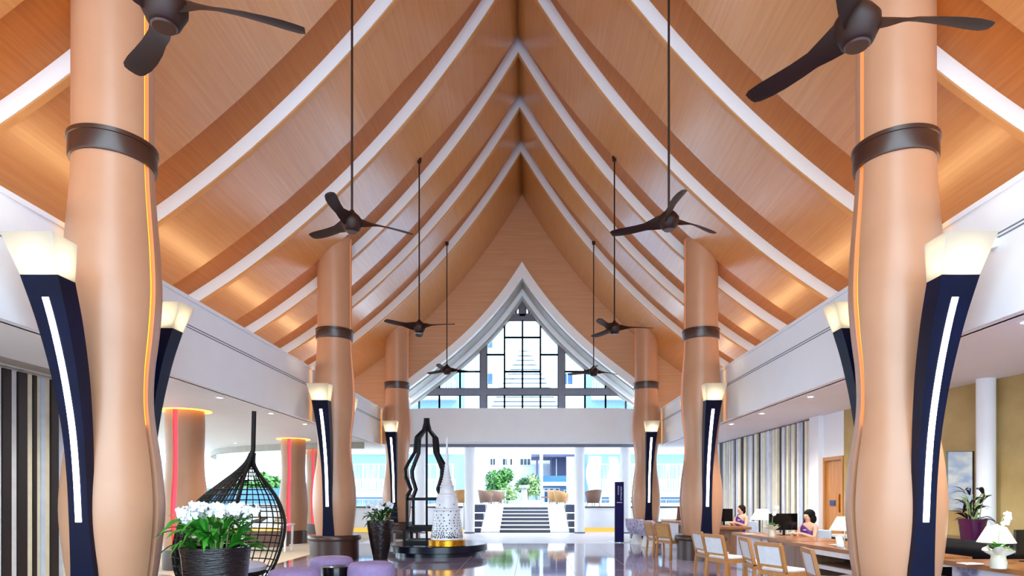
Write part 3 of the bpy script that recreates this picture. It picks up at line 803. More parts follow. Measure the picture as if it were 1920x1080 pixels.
# back block
bb = thing('apartment_building', 'large white apartment block behind the terrace trees', 'building', (0, 52, 0))
m = MB(); m.box(-16, 16, 0, 6, -.2, 24); obj('wall', m, 'facade_white', bb)
for px0, px1 in ((918,930),(941,962),(974,996)):
    win_unit(bb, wx(px0,52), wx(px1,52), wz(873,52), wz(859,52), 0, 'glass_dark', 2 if px0 == 918 else 3)
for zf in (7.6, 10.6, 13.6, 16.6):
    for x in (-9.5,-6.6,-3.2,3.4,6.4,9.4):
        win_unit(bb, x-.5, x+.5, zf, zf+1.0, 0, 'glass_blue', 2)
# pagoda-like stack of pale louvres above the terrace roof
ls = thing('louvre_stack', 'stepped pyramid of pale horizontal louvres outside the gable window', 'building', (-.05, 46, 0))
for i in range(14):
    z = 7.7+.333*i; hw = max(.28, (2.7-.195*max(0, i-1)) if i > 2 else 2.9+.35*(2-i))
    m = MB(); m.box(-hw, hw, -.25, .1, z, z+.23); obj('louvre', m, 'facade_white', ls)
m = MB(); m.add([(-2.7,.12,7.5),(2.7,.12,7.5),(.3,.12,12.3),(-.3,.12,12.3),(-2.7,.2,7.5),(2.7,.2,7.5),(.3,.2,12.3),(-.3,.2,12.3)],
      [(0,1,2,3),(7,6,5,4),(0,4,5,1),(1,5,6,2),(2,6,7,3),(3,7,4,0)]); obj('backing', m, 'facade_grey', ls)  # dark sheet stands in for the shadows between the louvres
for lx in (-1.2, 1.2):
    m = MB(); m.box(lx-.12, lx+.12, .2, .4, -.1, 8.4); obj('leg', m, 'facade_white', ls)
# right balcony house
rb = thing('balcony_house', 'pale blue house with balcony and sliding doors right of the tree', 'building', (0, 47, 0))
xa, xb = wx(1005,47), wx(1075,47)
m = MB(); m.box(xa, xb+3, .6, 4.8, -.1, 2.55); obj('wall', m, 'facade_blue', rb)
m = MB(); m.box(xa, xb+3, -.1, 4.8, 2.2, 2.5); obj('balcony_slab', m, 'facade_white', rb)
m = MB(); m.box(xa+.02, xb+3, -.12, -.06, 2.5, 2.95); obj('balcony_glass', m, 'pool_blue', rb)
m = MB(); m.box(xa+1.2, xb+3, 1.5, 4.8, 2.5, 4.4); obj('upper_wall', m, 'facade_grey', rb)
m = MB(); m.box(xa-.35, xb+3, -.4, 4.8, 4.35, 4.62); obj('roof', m, 'facade_grey', rb)
m = MB(); m.box(xa, xa+.15, -.1, .05, 2.5, 4.4); obj('post', m, 'facade_grey', rb)
m = MB(); m.box(xa+1.55, xa+1.62, 1.42, 1.5, 2.5, 4.3); obj('post', m, 'rail_white', rb)
for i in range(4):
    win_unit(rb, xa+.15+.42*i, xa+.54+.42*i, .1, 2.05, .58, 'glass_blue', 1)
win_unit(rb, xa+2.1, xa+2.7, .3, 1.9, .58, 'glass_blue', 2)
# left and right wings with balconies
def wing(name, lab, px0, px1, d, sx):
    b = thing(name, lab, 'building', (0, d, 0)); x0, x1 = wx(px0,d), wx(px1,d)
    m = MB(); m.box(x0, x1, 0, 4, -.1, 14); obj('wall', m, 'facade_blue', b)
    nb = max(1, int((x1-x0)/3.2))
    for i in range(nb):
        a = x0+(x1-x0)*i/nb+.35; c = x0+(x1-x0)*(i+1)/nb-.35
        for zf in (-.0, 1.75+.0, 5.0, 8.2, 11.2):
            if zf == 0:
                win_unit(b, a, c, .2, 1.25, 0, 'curtain', 3)
            else:
                win_unit(b, a, c, zf+.15, zf+1.85, 0, 'curtain', 3)
                m = MB(); m.box(a-.25, c+.25, -.8, 0, zf-.35, zf-.05); obj('balcony', m, 'facade_white', b)
                railing(b, a-.2, c+.2, zf-.05, .85, -.75)
    return b
wing('hotel_wing', 'pale blue hotel wing with white balconies seen left of the far columns', 640, 860, 42, -1)
wing('hotel_wing', 'pale blue hotel wing with white balconies seen right of the far columns', 1105, 1420, 42, 1)
# ------------------------------------------------------------------ left foreground : orchids, cocoon chair, stools
def leaf_mesh(L_, w_, droop, name):
    m = MB(); n = 6; vs = []
    for i in range(n+1):
        t = i/n; x = L_*t*(1-.15*droop*t); z = L_*(.55*t - droop*.75*t*t); ww = w_*math.sin(PI*min(1, .08+t*.92))**.8*(1 if t < 1 else 0)
        vs += [(x, -ww/2, z+.15*ww), (x, 0, z), (x, ww/2, z+.15*ww)]
    fs = [(3*i+j, 3*i+j+1, 3*i+4+j, 3*i+3+j) for i in range(n) for j in (0,1)]
    m.add(vs, fs); me = m.mesh(name, True); return me
def flower_mesh(name, r=.05):
    m = MB()
    for k in range(5):
        a = 2*PI*k/5+.3; w_ = r*(.55 if k % 2 else .75); L_ = r*(1.15 if k % 2 == 0 else 1.0)
        c, s_ = math.cos(a), math.sin(a)
        pt = lambda u, v, z: (u*c-v*s_, u*s_+v*c, z)
        m.add([pt(0,0,0), pt(L_*.5,-w_*.7,.012), pt(L_*.95,-w_*.3,.0), pt(L_,0,.004), pt(L_*.95,w_*.3,0), pt(L_*.5,w_*.7,.012)], [(0,1,2,3),(0,3,4,5)])
    m.ball((0,0,.012), (r*.2,r*.2,r*.3), 6, 4); return m.mesh(name, True)
LEAVES = {k: [leaf_mesh(.34,.085,.9,'leaf'), leaf_mesh(.28,.075,.5,'leaf'), leaf_mesh(.38,.07,1.3,'leaf')] for k in ('leaf_green','leaf_dark','leaf_black')}
for k, l in LEAVES.items():
    for me in l: me.materials.append(MATS[k])
FLW = flower_mesh('blossom'); FLW.materials.append(MATS['petal_white'])
def planter(name, label, loc, potprof, potmat, rim, zr, nl, nf, spread, hs, leafk, seed, fl=True, lift=1.3, fs=1.0, stems=10, ls=1.0, n=40):
    p = thing(name, label, 'potted plant', loc); rr = random.Random(seed)
    m = MB(); m.lathe(potprof+[(zr,rim),(zr,rim-.035),(zr-.07,rim-.05)], n, capt=False); obj('pot', m, potmat, p, smooth=True)
    m = MB(); m.lathe([(zr-.09,rim-.045),(zr-.06,0)], 24, capb=False); obj('soil', m, 'soil', p)
    for i in range(nl):
        a = 2*PI*rr.random(); r = (rim-.08)*math.sqrt(rr.random()); sc = (.7+.6*rr.random())*ls
        h = zr-.06 + lift*.26*rr.random()
        o = obj('leaf', rr.choice(LEAVES[leafk]), leafk, p, loc=(r*math.cos(a), r*math.sin(a), h), rot=(rr.uniform(-.4,.4), rr.uniform(-.9,.15), a+rr.uniform(-.6,.6)))
        o.scale = (sc,)*3
    tips = []
    for i in range(stems):
        a = 2*PI*i/stems+rr.uniform(-.3,.3); r0 = .12*rr.random(); r1 = spread*(.35+.65*rr.random()); h = hs*(.75+.25*rr.random())
        pts = [(r0*math.cos(a), r0*math.sin(a), zr-.06)]
        for t in (.35,.7,1): pts.append(((r0+(r1-r0)*t**1.6)*math.cos(a), (r0+(r1-r0)*t**1.6)*math.sin(a), zr+h*(1-(1-t)**1.7)-(.10*h if t == 1 else 0)))
        m = MB(); m.tube(pts, [.008,.007,.006,.004], 5); obj('stem', m, 'stem_green', p)
        tips.append(pts)
    if fl:
        for i in range(nf):
            pts = tips[i % len(tips)]; t = rr.uniform(.55, 1.0); a_, b_ = Vector(pts[2]), Vector(pts[3])
            q = a_.lerp(b_, (t-.4)/.6)+Vector((rr.uniform(-.07,.07), rr.uniform(-.07,.07), rr.uniform(-.06,.06)))
            d = Vector((rr.gauss(0,.5), -1+rr.gauss(0,.5), rr.gauss(.2,.5))).normalized()
            o = obj('blossom', FLW, 'petal_white', p, loc=q, rot=d.to_track_quat('Z','Y').to_euler()); o.scale = (fs*(.8+.4*rr.random()),)*3
    return p
planter('orchid_planter', 'large dark ribbed pot of white orchids beside the nearest left column', (wx(405,7.2), 7.2, 0),
        [(0,.24),(.3,.29),(.65,.335),(.9,.36)], 'pot_dark', .375, 1.0, 125, 110, .52, .50, 'leaf_green', 5, fs=1.0, stems=14, ls=.9)
planter('orchid_planter', 'tall slim brown pot of white orchids between the left columns', (wx(713,15.4), 15.4, 0),
        [(0,.17),(.3,.23),(.65,.29),(.85,.315)], 'pot_brown', .32, .95, 95, 60, .36, .46, 'leaf_dark', 9, fs=1.1, stems=10, ls=.85)

# cocoon chair : teardrop lattice open to the right front
def cocoon(loc):
    c = thing('cocoon_chair', 'dark wicker cocoon chair with teardrop hood and grey cushion', 'chair', loc)
    prof = spline([(.0,.50),(.2,.62),(.5,.74),(.9,.79),(1.2,.74),(1.5,.58),(1.75,.36),(1.95,.17),(2.1,.07),(2.25,.035)], 3)
    H = prof[-1][0]
    def pt(a, z, r, k=1.0):
        lean = .46*(z/H)**1.5; return Vector((lean + r*k*math.cos(a), r*k*math.sin(a), z))
    rads = dict()
    A0, A1 = math.radians(20), math.radians(292)      # covered arc; the opening faces right-front
    m = MB(); nv = 26
    for i in range(nv+1):
        a = A0+(A1-A0)*i/nv
        m.tube([pt(a, z, r) for z, r in prof], .009 if i % 2 else .013, 4, cap=False)
    for z, r in spline([(p[0], p[1]) for p in prof[::2]], 2):
        m.tube([pt(A0+(A1-A0)*k/28, z, r) for k in range(29)], .010, 4, cap=False)
    obj('lattice', m, 'wicker_dark', c, kind='stuff')
    m = MB()                                             # fine weave on the back-left
    for i in range(70):
        a = math.radians(125)+math.radians(150)*i/69
        m.tube([pt(a, z, r, .985) for z, r in prof[:22:2]], .0045, 3, cap=False)
    for j in range(46):
        z = .05+1.75*j/45; r = float(np.interp(z, [p[0] for p in prof], [p[1] for p in prof]))
        m.tube([pt(math.radians(125+150*k/20), z, r, .985) for k in range(21)], .0045, 3, cap=False)
    obj('fine_weave', m, 'wicker_dark', c, kind='stuff')
    for a in (A0, A1):
        m = MB(); m.tube([pt(a, z, r) for z, r in prof], .024, 8); obj('rim', m, 'wicker_dark', c, smooth=True)
    m = MB(); m.tube([pt(A0+(A1-A0)*k/40, .02, .50) for k in range(41)], .03, 6); obj('base_ring', m, 'wicker_dark', c, smooth=True)
    m = MB(); m.tube([pt(0,2.15,0), pt(0,2.3,0)+Vector((.0,0,.0)), Vector((.49,0,2.92))], [.05,.035,.035], 10); obj('top_pole', m, 'wicker_dark', c, smooth=True)
    m = MB(); m.lathe([(.30,.60),(.34,.66),(.36,.6)], 32); obj('seat_frame', m, 'wicker_dark', c)
    m = MB(); m.lathe([(.36,.58),(.38,.63),(.44,.64),(.48,.58),(.49,.3),(.49,0)], 32); obj('cushion', m, 'cushion_grey', c, smooth=True)
    return c
cocoon((wx(416,10.0), 10.05, 0))

def stool(x, y, label):
    s_ = thing('purple_stool', label, 'stool', (x, y, 0), 0, 'purple drum stools')
    prof = spline([(.03,.33),(.06,.365),(.2,.385),(.36,.38),(.43,.355),(.465,.30),(.472,.2),(.462,.09),(.445,.03),(.44,.0)], 3)
    m = MB(); m.lathe(prof, 40); obj('upholstery', m, 'stool_purple', s_, smooth=True)
    m = MB(); m.ball((0,0,.444), (.02,.02,.008), 10, 6); obj('button', m, 'stool_purple', s_)
    m = MB(); m.lathe([(0,.31),(.035,.31)], 32); obj('plinth', m, 'black_gloss', s_)
stool(wx(625,11.4), 11.3, 'purple drum stool in front of the middle left column')
stool(wx(699,10.5), 10.4, 'purple drum stool nearest the black platform')
stool(wx(557,9.6), 9.5, 'purple drum stool nearest the cocoon chair')
sd = thing('side_table', 'small glossy black drum table among the purple stools', 'table', (wx(617,10.2), 10.55, 0))
m = MB(); m.lathe([(0,.20),(.08,.21),(.25,.235),(.36,.225)], 32); obj('body', m, 'black_gloss', sd, smooth=True)
m = MB(); m.lathe([(.36,.235),(.385,.235),(.39,.22)], 32); obj('top', m, 'black_gloss', sd, smooth=True)

# ------------------------------------------------------------------ platform with stupa sculptures
PXc, PYc = wx(822,16.8), 16.8
pf = thing('display_platform', 'round black display platform under the two stupa sculptures', 'platform', (PXc, PYc, 0))
m = MB(); m.lathe([(.10,1.24),(.12,1.30),(.27,1.30),(.285,1.285),(.285,0)], 72); obj('top', m, 'platform_navy', pf, smooth=True)
m = MB(); m.lathe([(0,1.12),(.10,1.12)], 64); obj('plinth', m, 'platform_navy', pf, smooth=True)
bs = thing('stupa_sculpture', 'black open frame sculpture shaped like a stupa', 'sculpture', (wx(800,17.0), 17.0, .286), 0)
ZS = lambda py: wz(py,17.2)-.286
def ring_sq(h, zc, t, name):
    m = MB()
    q = [(-h,-h),(h,-h),(h,h),(-h,h)]
    for a, b2 in zip(q, q[1:]+q[:1]): m.bar((*a,zc), (*b2,zc), t, t)
    obj(name, m, 'stupa_black', bs)
ring_sq(.50, .04, .08, 'base_ring'); ring_sq(.50, .36, .06, 'base_ring'); ring_sq(.44, .42, .07, 'base_ring'); ring_sq(.44, ZS(932)-.05, .07, 'top_ring')
for sx in (-1,1):
    for sy in (-1,1):
        m = MB(); m.bar((sx*.50,sy*.50,0),(sx*.50,sy*.50,.38),.07); obj('post', m, 'stupa_black', bs)
        m = MB(); m.bar((sx*.44,sy*.44,.4),(sx*.44,sy*.44,ZS(932)),.07); obj('post', m, 'stupa_black', bs)
        pr = [(ZS(933),.41),(ZS(930),.41),(ZS(918),.33),(ZS(895),.44),(ZS(882),.45),(ZS(868),.37),(ZS(850),.25),(ZS(828),.23),(ZS(822),.22),(ZS(808),.07),(ZS(795),.03),(ZS(786),.025)]
        pr = [(z, r*1.08) for z, r in pr]
        m = MB()
        m.tube([(sx*r_,sy*r_,z_) for z_, r_ in pr], .055, 4)
        obj('curved_rib', m, 'stupa_black', bs)
m = MB(); m.tube([(0,0,.0),(0,0,ZS(795))], .03, 8); obj('core_rod', m, 'stupa_black', bs)
m = MB(); m.box(-.46,.46,-.46,.46,0,.06); obj('base_plate', m, 'stupa_black', bs)
ws = thing('stupa_model', 'white perforated stupa sculpture on a gold drum', 'sculpture', (wx(838,16.02), 16.02, .286))
m = MB(); m.lathe([(0,.465),(.01,.475),(.15,.475),(.16,.46),(.16,0)], 56); obj('gold_drum', m, 'gold_leaf', ws, smooth=True)
z0 = .16; Zw = lambda py: wz(py,16.02)-.286
WP = [(z0,.405),(z0+.04,.405),(Zw(990),.375),(Zw(975),.345),(Zw(958),.325),(Zw(956.5),.345),(Zw(954),.345),(Zw(952),.29),(Zw(946),.285),(Zw(938),.275),(Zw(932),.245),(Zw(930),.255),(Zw(927),.25),(Zw(925),.19),(Zw(919),.175),(Zw(917),.185),(Zw(915),.165)]
for k in range(9):
    py = 914-5*k; r = .155*(.83**k)+.015
    WP += [(Zw(py), r), (Zw(py-2), r+.014), (Zw(py-4), r-.008)]
WP += [(Zw(866),.042),(Zw(850),.034),(Zw(836),.024),(Zw(827),.02),(Zw(823),.03),(Zw(820),.018)]
m = MB(); m.lathe(WP, 48); obj('body', m, 'stupa_white', ws, smooth=True)
m = MB(); rr = random.Random(4)
zs = [p[0] for p in WP]; rs = [p[1] for p in WP]
for row in range(15):
    t = row/14; zz = z0+.06+(Zw(946)-z0-.06)*t**1.5; n = int(46*(1-t)**1.6)+9
    for k in range(n):
        if rr.random() < .15: continue
        a = 2*PI*(k+.5*(row % 2)+rr.uniform(-.15,.15))/n; r = float(np.interp(zz, zs, rs))+.002; q = .018
        c, s_ = math.cos(a), math.sin(a); cz = zz+rr.uniform(-.01,.01)
        m.add([(r*c-s_*q*math.cos(u), r*s_+c*q*math.cos(u), cz+q*math.sin(u)) for u in [2*PI*j/6 for j in range(6)]]+[((r-.02)*c,(r-.02)*s_,cz)], [tuple(range(6))])
obj('holes', m, 'dot_dark', ws, kind='stuff')
# low boat bench behind the platform
bo = thing('boat_bench', 'low dark boat shaped bench behind the tall brown planter', 'bench', (wx(752,19.5), 20.2, 0))
m = MB(); prf = [(-.85,.52),(-.45,.40),(0,.36),(.45,.40),(.85,.52)]
for a, b2 in zip(prf, prf[1:]): m.bar((a[0],0,a[1]),(b2[0],0,b2[1]),.45,.07)
obj('seat', m, 'brown_leather', bo)
for lx in (-.4,.4):
    m = MB(); m.box(lx-.04,lx+.04,-.18,.18,0,.40); obj('leg', m, 'brown_leather', bo)

# ------------------------------------------------------------------ lounge book table
bt = thing('console_table', 'white topped console table by the lounge columns', 'table', (wx(528,18.2), 17.6, 0))
m = MB(); m.box(-.85,.5,-.3,.3,.72,.76); obj('top', m, 'stone_white', bt)
for lx in (-.8,.45):
    for ly in (-.25,.25):
        m = MB(); m.bar((lx,ly,.72),(lx*.94,ly,0),.05); obj('leg', m, 'cone_white', bt)
m = MB(); m.box(-.7,.35,-.2,.25,.12,.55); obj('lower_shelf', m, 'wicker_brown', bt)
for i in range(4):
    b_ = thing('book', 'cream book on the console table, %s in its pile' % ('lowest','second from the bottom','second from the top','topmost')[i], 'book', (wx(528,18.2)+.22+.01*i, 17.55, .761+.05*i), .1*i, 'pile of cream books')
    m = MB(); m.box(-.15,.15,-.1,.1,0,.006).box(-.15,.15,-.1,.1,.042,.048).box(-.15,-.144,-.1,.1,0,.048); obj('cover', m, 'book_brown', b_)
    m = MB(); m.box(-.144,.145,-.095,.095,.006,.042); obj('pages', m, 'book_cream', b_)
dw = thing('driftwood', 'dark driftwood ornament on the console table', 'ornament', (wx(528,18.2)-.35, 17.6, .761))
m = MB(); m.tube([(-.25,0,.06),(0,0,.1),(.2,0,.18)], [.04,.06,.02], 7); obj('log', m, 'bark', dw, smooth=True)
m = MB(); m.tube([(.02,0,.1),(-.08,0,.35),(-.2,0,.55)], [.04,.03,.012], 7); obj('branch', m, 'bark', dw, smooth=True)

# ------------------------------------------------------------------ totem sign
tt = thing('totem_sign', 'tall dark purple totem sign with small pale vertical lettering', 'sign', (wx(1161,21), 21, 0))
m = MB(); m.box(-.15,.15,-.05,.05,.02,2.0); obj('panel', m, 'totem_purple', tt, bevel=.006)
m = MB(); m.lathe([(0,.40),(.015,.40),(.02,.36)], 36); obj('foot_plate', m, 'chrome', tt)
rr = random.Random(2)
for cx_, n, h0, wd in ((-.03,15,1.86,.05), (.06,22,1.85,.045)):
    m = MB(); z = h0
    for i in range(n):
        s_ = rr.uniform(.010,.022)
        m.box(cx_-wd/2, cx_-wd/2+wd*rr.uniform(.5,1), -.054, -.05, z-s_*.7, z)
        z -= s_+.004
    obj('lettering', m, 'totem_text', tt)
m = MB(); m.box(-.09,.09,-.054,-.05,1.30,1.325); obj('lettering', m, 'totem_text', tt)
# ------------------------------------------------------------------ reception : chairs
def desk_chair(name, label, group, pad, backmat):
    c = thing(name, label, 'chair', (0,0,0), 0, group)      # faces +y, back at -y
    w = .25
    for sx in (-1,1):
        m = MB(); m.bar((sx*w,-.24,0),(sx*w,-.20,.44),.045,.05); m.bar((sx*w,-.20,.42),(sx*w,-.30,.84),.045,.05); obj('leg', m, 'chair_wood', c)
        m = MB(); m.bar((sx*w,.25,0),(sx*w*.98,.23,.43),.045,.05); obj('leg', m, 'chair_wood', c)
    m = MB(); m.box(-w,w,.205,.255,.36,.43).box(-w,w,-.225,-.175,.36,.43); m.box(-w-.02,-w+.03,-.2,.23,.36,.43); m.box(w-.03,w+.02,-.2,.23,.36,.43); obj('seat_rail', m, 'chair_wood', c)
    m = MB(); m.box(-w+.0,w-.0,-.2,.25,.43,.475); obj('seat', m, pad, c, bevel=.015)
    m = MB(); m.bar((-w,-.300,.84),(w,-.300,.84),.05,.06); obj('top_rail', m, 'chair_wood', c)
    m = MB(); m.bar((-w,-.222,.515),(w,-.222,.515),.04,.05); obj('lower_rail', m, 'chair_wood', c)
    m = MB(); q = [(-.215,.53),(.215,.53),(.215,.82),(-.215,.82)]
    yb = lambda z: -.20-.1*(z-.42)/.42
    m.add([(x, yb(z)-.02, z) for x,z in q]+[(x, yb(z)+.02, z) for x,z in q], [(0,1,2,3),(7,6,5,4),(0,4,5,1),(1,5,6,2),(2,6,7,3),(3,7,4,0)]); obj('backrest', m, backmat, c)
    return c
G1 = 'white padded desk chairs'
ch = desk_chair('desk_chair', '', G1, 'chair_pad', 'chair_pad')
spots = [(wx(1334,12.4),12.4,-83,'white padded wooden chair touching the middle right column base'),
         (wx(1361,11.5),11.5,-66,'white padded wooden chair in front of the marble desk panel, back towards the hall'),
         (wx(1427,10.6),10.55,-92,'white padded wooden chair seen edge-on between two others'),
         (wx(1468,9.6),9.6,-66,'white padded wooden chair in front of the wooden desk end'),
         (wx(1558,8.4),8.4,-99,'white padded wooden chair nearest the right column by the open shelf desk')]
for i, (x, y, a, lab) in enumerate(spots):
    if i == 0: ch.location = (x,y,0); ch.rotation_euler.z = math.radians(a); ch['label'] = lab
    else: copy_tree(ch, (x,y,0), math.radians(a), lab, G1)
G2 = 'cane backed chairs'
ch2 = desk_chair('cane_chair', 'cane backed wooden chair, the one nearer the lilac tub chairs', G2, 'chair_pad', 'cane')
ch2.location = (wx(1236,16.6), 16.7, 0); ch2.rotation_euler.z = math.radians(-81)
copy_tree(ch2, (wx(1257,15.9), 15.9, 0), math.radians(-60), 'cane backed wooden chair, the one nearer the column base', G2)
# lilac tub chairs on white cone legs
def tub(x, y, rz, label):
    c = thing('tub_chair', label, 'chair', (x,y,0), rz, 'lilac tub chairs')
    n = 28; vs = []; m = MB()
    for zz, r in ((.34,.20),(.42,.29),(.55,.34),(.80,.37)):
        for k in range(n):
            a = 2*PI*k/n; top = zz-(.22*max(0, math.sin(a))*(zz > .7)); vs.append((r*math.cos(a), r*math.sin(a), top))
    m.add(vs, [(i*n+k, i*n+(k+1)%n, (i+1)*n+(k+1)%n, (i+1)*n+k) for i in range(3) for k in range(n)])
    o = obj('shell', m, 'tub_lilac', c, smooth=True); sd_ = o.modifiers.new('solid','SOLIDIFY'); sd_.thickness = .05
    m = MB(); m.lathe([(.33,.22),(.48,.30),(.5,.2),(.5,0)], 24); obj('seat', m, 'tub_lilac', c, smooth=True)
    m = MB(); m.lathe([(0,.20),(.02,.20),(.34,.11)], 24); obj('cone_leg', m, 'cone_white', c, smooth=True)
tub(wx(1196,19.9), 20.1, -1.3, 'lilac patterned tub chair on a white cone leg, left one by the totem')
tub(wx(1214,19.2), 19.2, -1.3, 'lilac patterned tub chair on a white cone leg, right one by the cane chairs')

# ------------------------------------------------------------------ desks
DZ = .76
def poly_top(name, pts, z0, z1, material, parent, bevel=.0):
    m = MB(); m.prismz(pts, z0, z1); return obj(name, m, material, parent, bevel=bevel)
dkB = thing('reception_desk', 'wooden reception desk with white marble front panel and wood slab end', 'desk', (0,0,0))
poly_top('top', [(4.72,13.8),(5.02,11.2),(6.0,11.2),(5.7,13.8)], DZ-.06, DZ, 'desk_top', dkB)
poly_top('front_panel', [(4.80,13.7),(4.96,12.35),(5.04,12.35),(4.88,13.7)], 0, DZ-.06, 'marble', dkB)
poly_top('end_slab', [(4.97,12.35),(5.08,11.25),(5.25,11.25),(5.14,12.35)], 0, DZ-.06, 'desk_wood', dkB)
poly_top('side_panel', [(4.86,13.7),(5.65,13.7),(5.65,13.62),(4.86,13.62)], 0, DZ-.06, 'marble', dkB)
dkC = thing('reception_desk', 'wooden reception desk with open white edged shelves below', 'desk', (0,0,0))
poly_top('top', [(4.83,11.1),(5.15,8.4),(6.2,8.4),(5.95,11.1)], DZ-.06, DZ, 'desk_top', dkC)
poly_top('apron', [(4.90,10.5),(5.17,8.45),(6.1,8.45),(5.9,10.5)], DZ-.14, DZ-.06, 'stone_white', dkC)
for z in (.42, .1):
    poly_top('shelf', [(4.95,10.4),(5.2,8.5),(6.05,8.5),(5.85,10.4)], z, z+.05, 'desk_wood', dkC)
    poly_top('shelf_edge', [(4.92,10.4),(5.17,8.5),(5.2,8.5),(4.95,10.4)], z-.02, z+.04, 'stone_white', dkC)
poly_top('back_panel', [(5.5,10.4),(5.7,8.5),(5.75,8.5),(5.55,10.4)], 0, DZ-.14, 'step_dark', dkC)
poly_top('end_panel', [(4.95,11.0),(5.9,11.0),(5.9,10.5),(4.98,10.5)], 0, DZ-.06, 'desk_wood', dkC)
dkA = thing('reception_desk', 'wooden reception desk partly hidden by the middle right column', 'desk', (0,0,0))
poly_top('top', [(4.55,18.0),(4.85,15.9),(5.9,15.9),(5.6,18.0)], DZ-.06, DZ, 'desk_top', dkA)
poly_top('front_panel', [(4.65,17.9),(4.9,16.0),(5.0,16.0),(4.75,17.9)], .0, DZ-.06, 'marble', dkA)
poly_top('end_panel', [(4.9,16.1),(5.7,16.1),(5.7,16.0),(4.9,16.0)], 0, DZ-.06, 'desk_wood', dkA)
dkE = thing('concierge_desk', 'small desk with pale stone end beside the cane chairs', 'desk', (0,0,0))
poly_top('top', [(wx(1242,18.6),18.8),(wx(1300,18.0),18.0),(wx(1318,19.6),19.6),(wx(1262,20.2),20.2)], .74, .80, 'desk_top', dkE)
poly_top('end_panel', [(wx(1244,18.5),18.75),(wx(1272,18.4),18.4),(wx(1276,18.8),18.8),(wx(1248,18.9),19.1)], 0, .74, 'marble', dkE)
poly_top('body', [(wx(1274,18.4),18.4),(wx(1298,18.1),18.1),(wx(1310,19.4),19.4),(wx(1280,19.6),19.6)], 0, .74, 'desk_wood', dkE)
dkD = thing('reception_desk', 'nearest reception desk with marble front at the lower right edge', 'desk', (0,0,0))
poly_top('top', [(5.55,8.1),(5.72,6.6),(7.4,6.6),(7.3,8.1)], DZ-.06, DZ, 'desk_top', dkD)
poly_top('front_panel', [(5.66,8.0),(5.80,6.8),(5.9,6.8),(5.76,8.0)], 0, DZ-.06, 'marble', dkD)
poly_top('end_panel', [(5.95,6.75),(7.2,6.75),(7.2,6.82),(5.95,6.82)], 0, DZ-.06, 'desk_wood', dkD)
bc = thing('back_counter', 'black topped back counter under the gold wall', 'counter', (0,0,0))
poly_top('top', [(6.35,10.6),(6.75,8.3),(7.2,8.3),(7.0,10.6)], .90, .94, 'black_gloss', bc)
poly_top('body', [(6.4,10.55),(6.8,8.35),(7.15,8.35),(6.95,10.55)], 0, .90, 'black_gloss', bc)
cr = thing('credenza', 'low dark blue credenza behind the near clerk', 'cabinet', (0,0,0))
poly_top('body', [(6.55,13.2),(6.6,11.4),(7.0,11.4),(6.9,13.2)], 0, .72, 'step_dark', cr)
poly_top('top', [(6.5,13.25),(6.55,11.35),(7.02,11.35),(6.92,13.25)], .72, .76, 'stone_white', cr)

# ------------------------------------------------------------------ desk things
def table_lamp(x, y, z, label, s_=1.0, shade=(.12,.235,.22)):
    l = thing('table_lamp', label, 'lamp', (x,y,z), 0, 'cream table lamps', scale=s_)
    m = MB(); m.lathe([(0,.075),(.012,.075),(.02,.03)], 24); obj('base', m, 'chrome', l, smooth=True)
    m = MB(); m.lathe([(.01,.010),(.36,.010)], 10); obj('stem', m, 'chrome', l)
    z0 = .30
    m = MB(); m.lathe([(z0,shade[1]),(z0+shade[2],shade[0]),(z0+shade[2],shade[0]-.006),(z0,shade[1]-.006),(z0,shade[1])], 36, capb=False, capt=False); obj('lamp_shade', m, 'lamp_shade', l, smooth=True)
    m = MB(); m.ball((0,0,.40), .035, 10, 8); obj('bulb', m, 'bulb_glow', l, smooth=True)
table_lamp(wx(1434,13.1), 13.25, DZ, 'cream table lamp on the marble desk between the two clerks')
table_lamp(wx(1593,9.6), 9.75, DZ, 'cream table lamp on the shelf desk half hidden by the right column', .93)
table_lamp(wx(1868,7.6), 7.6, DZ, 'cream table lamp on the nearest desk behind wrapped orchid', .85)
def monitor(x, y, z, rz, label, w_=.52, h=.32):
    o_ = thing('computer_monitor', label, 'monitor', (x,y,z), rz, 'black computer monitors')
    m = MB(); m.box(-w_/2,w_/2,-.015,.015,.10,.10+h); obj('housing', m, 'screen_black', o_, bevel=.006)
    m = MB(); m.box(-w_/2+.012,w_/2-.012,.015,.017,.112,.10+h-.012); obj('screen', m, 'black_gloss', o_)
    m = MB(); m.box(-.025,.025,-.035,-.012,.01,.28); obj('neck', m, 'screen_black', o_)
    m = MB(); m.box(-.11,.11,-.09,.07,0,.012); obj('foot', m, 'screen_black', o_)
monitor(wx(1472,12.75), 12.85, DZ, math.radians(8), 'black monitor back beside the cream lamp on the marble desk', .62, .34)
monitor(wx(1360,16.9), 17.0, DZ, math.radians(-30), 'black monitor facing the far clerk at the column edge', .45, .34)
monitor(wx(1905,8.0), 7.75, DZ, math.radians(10), 'dark monitor at the right edge on the nearest desk', .5, .30)
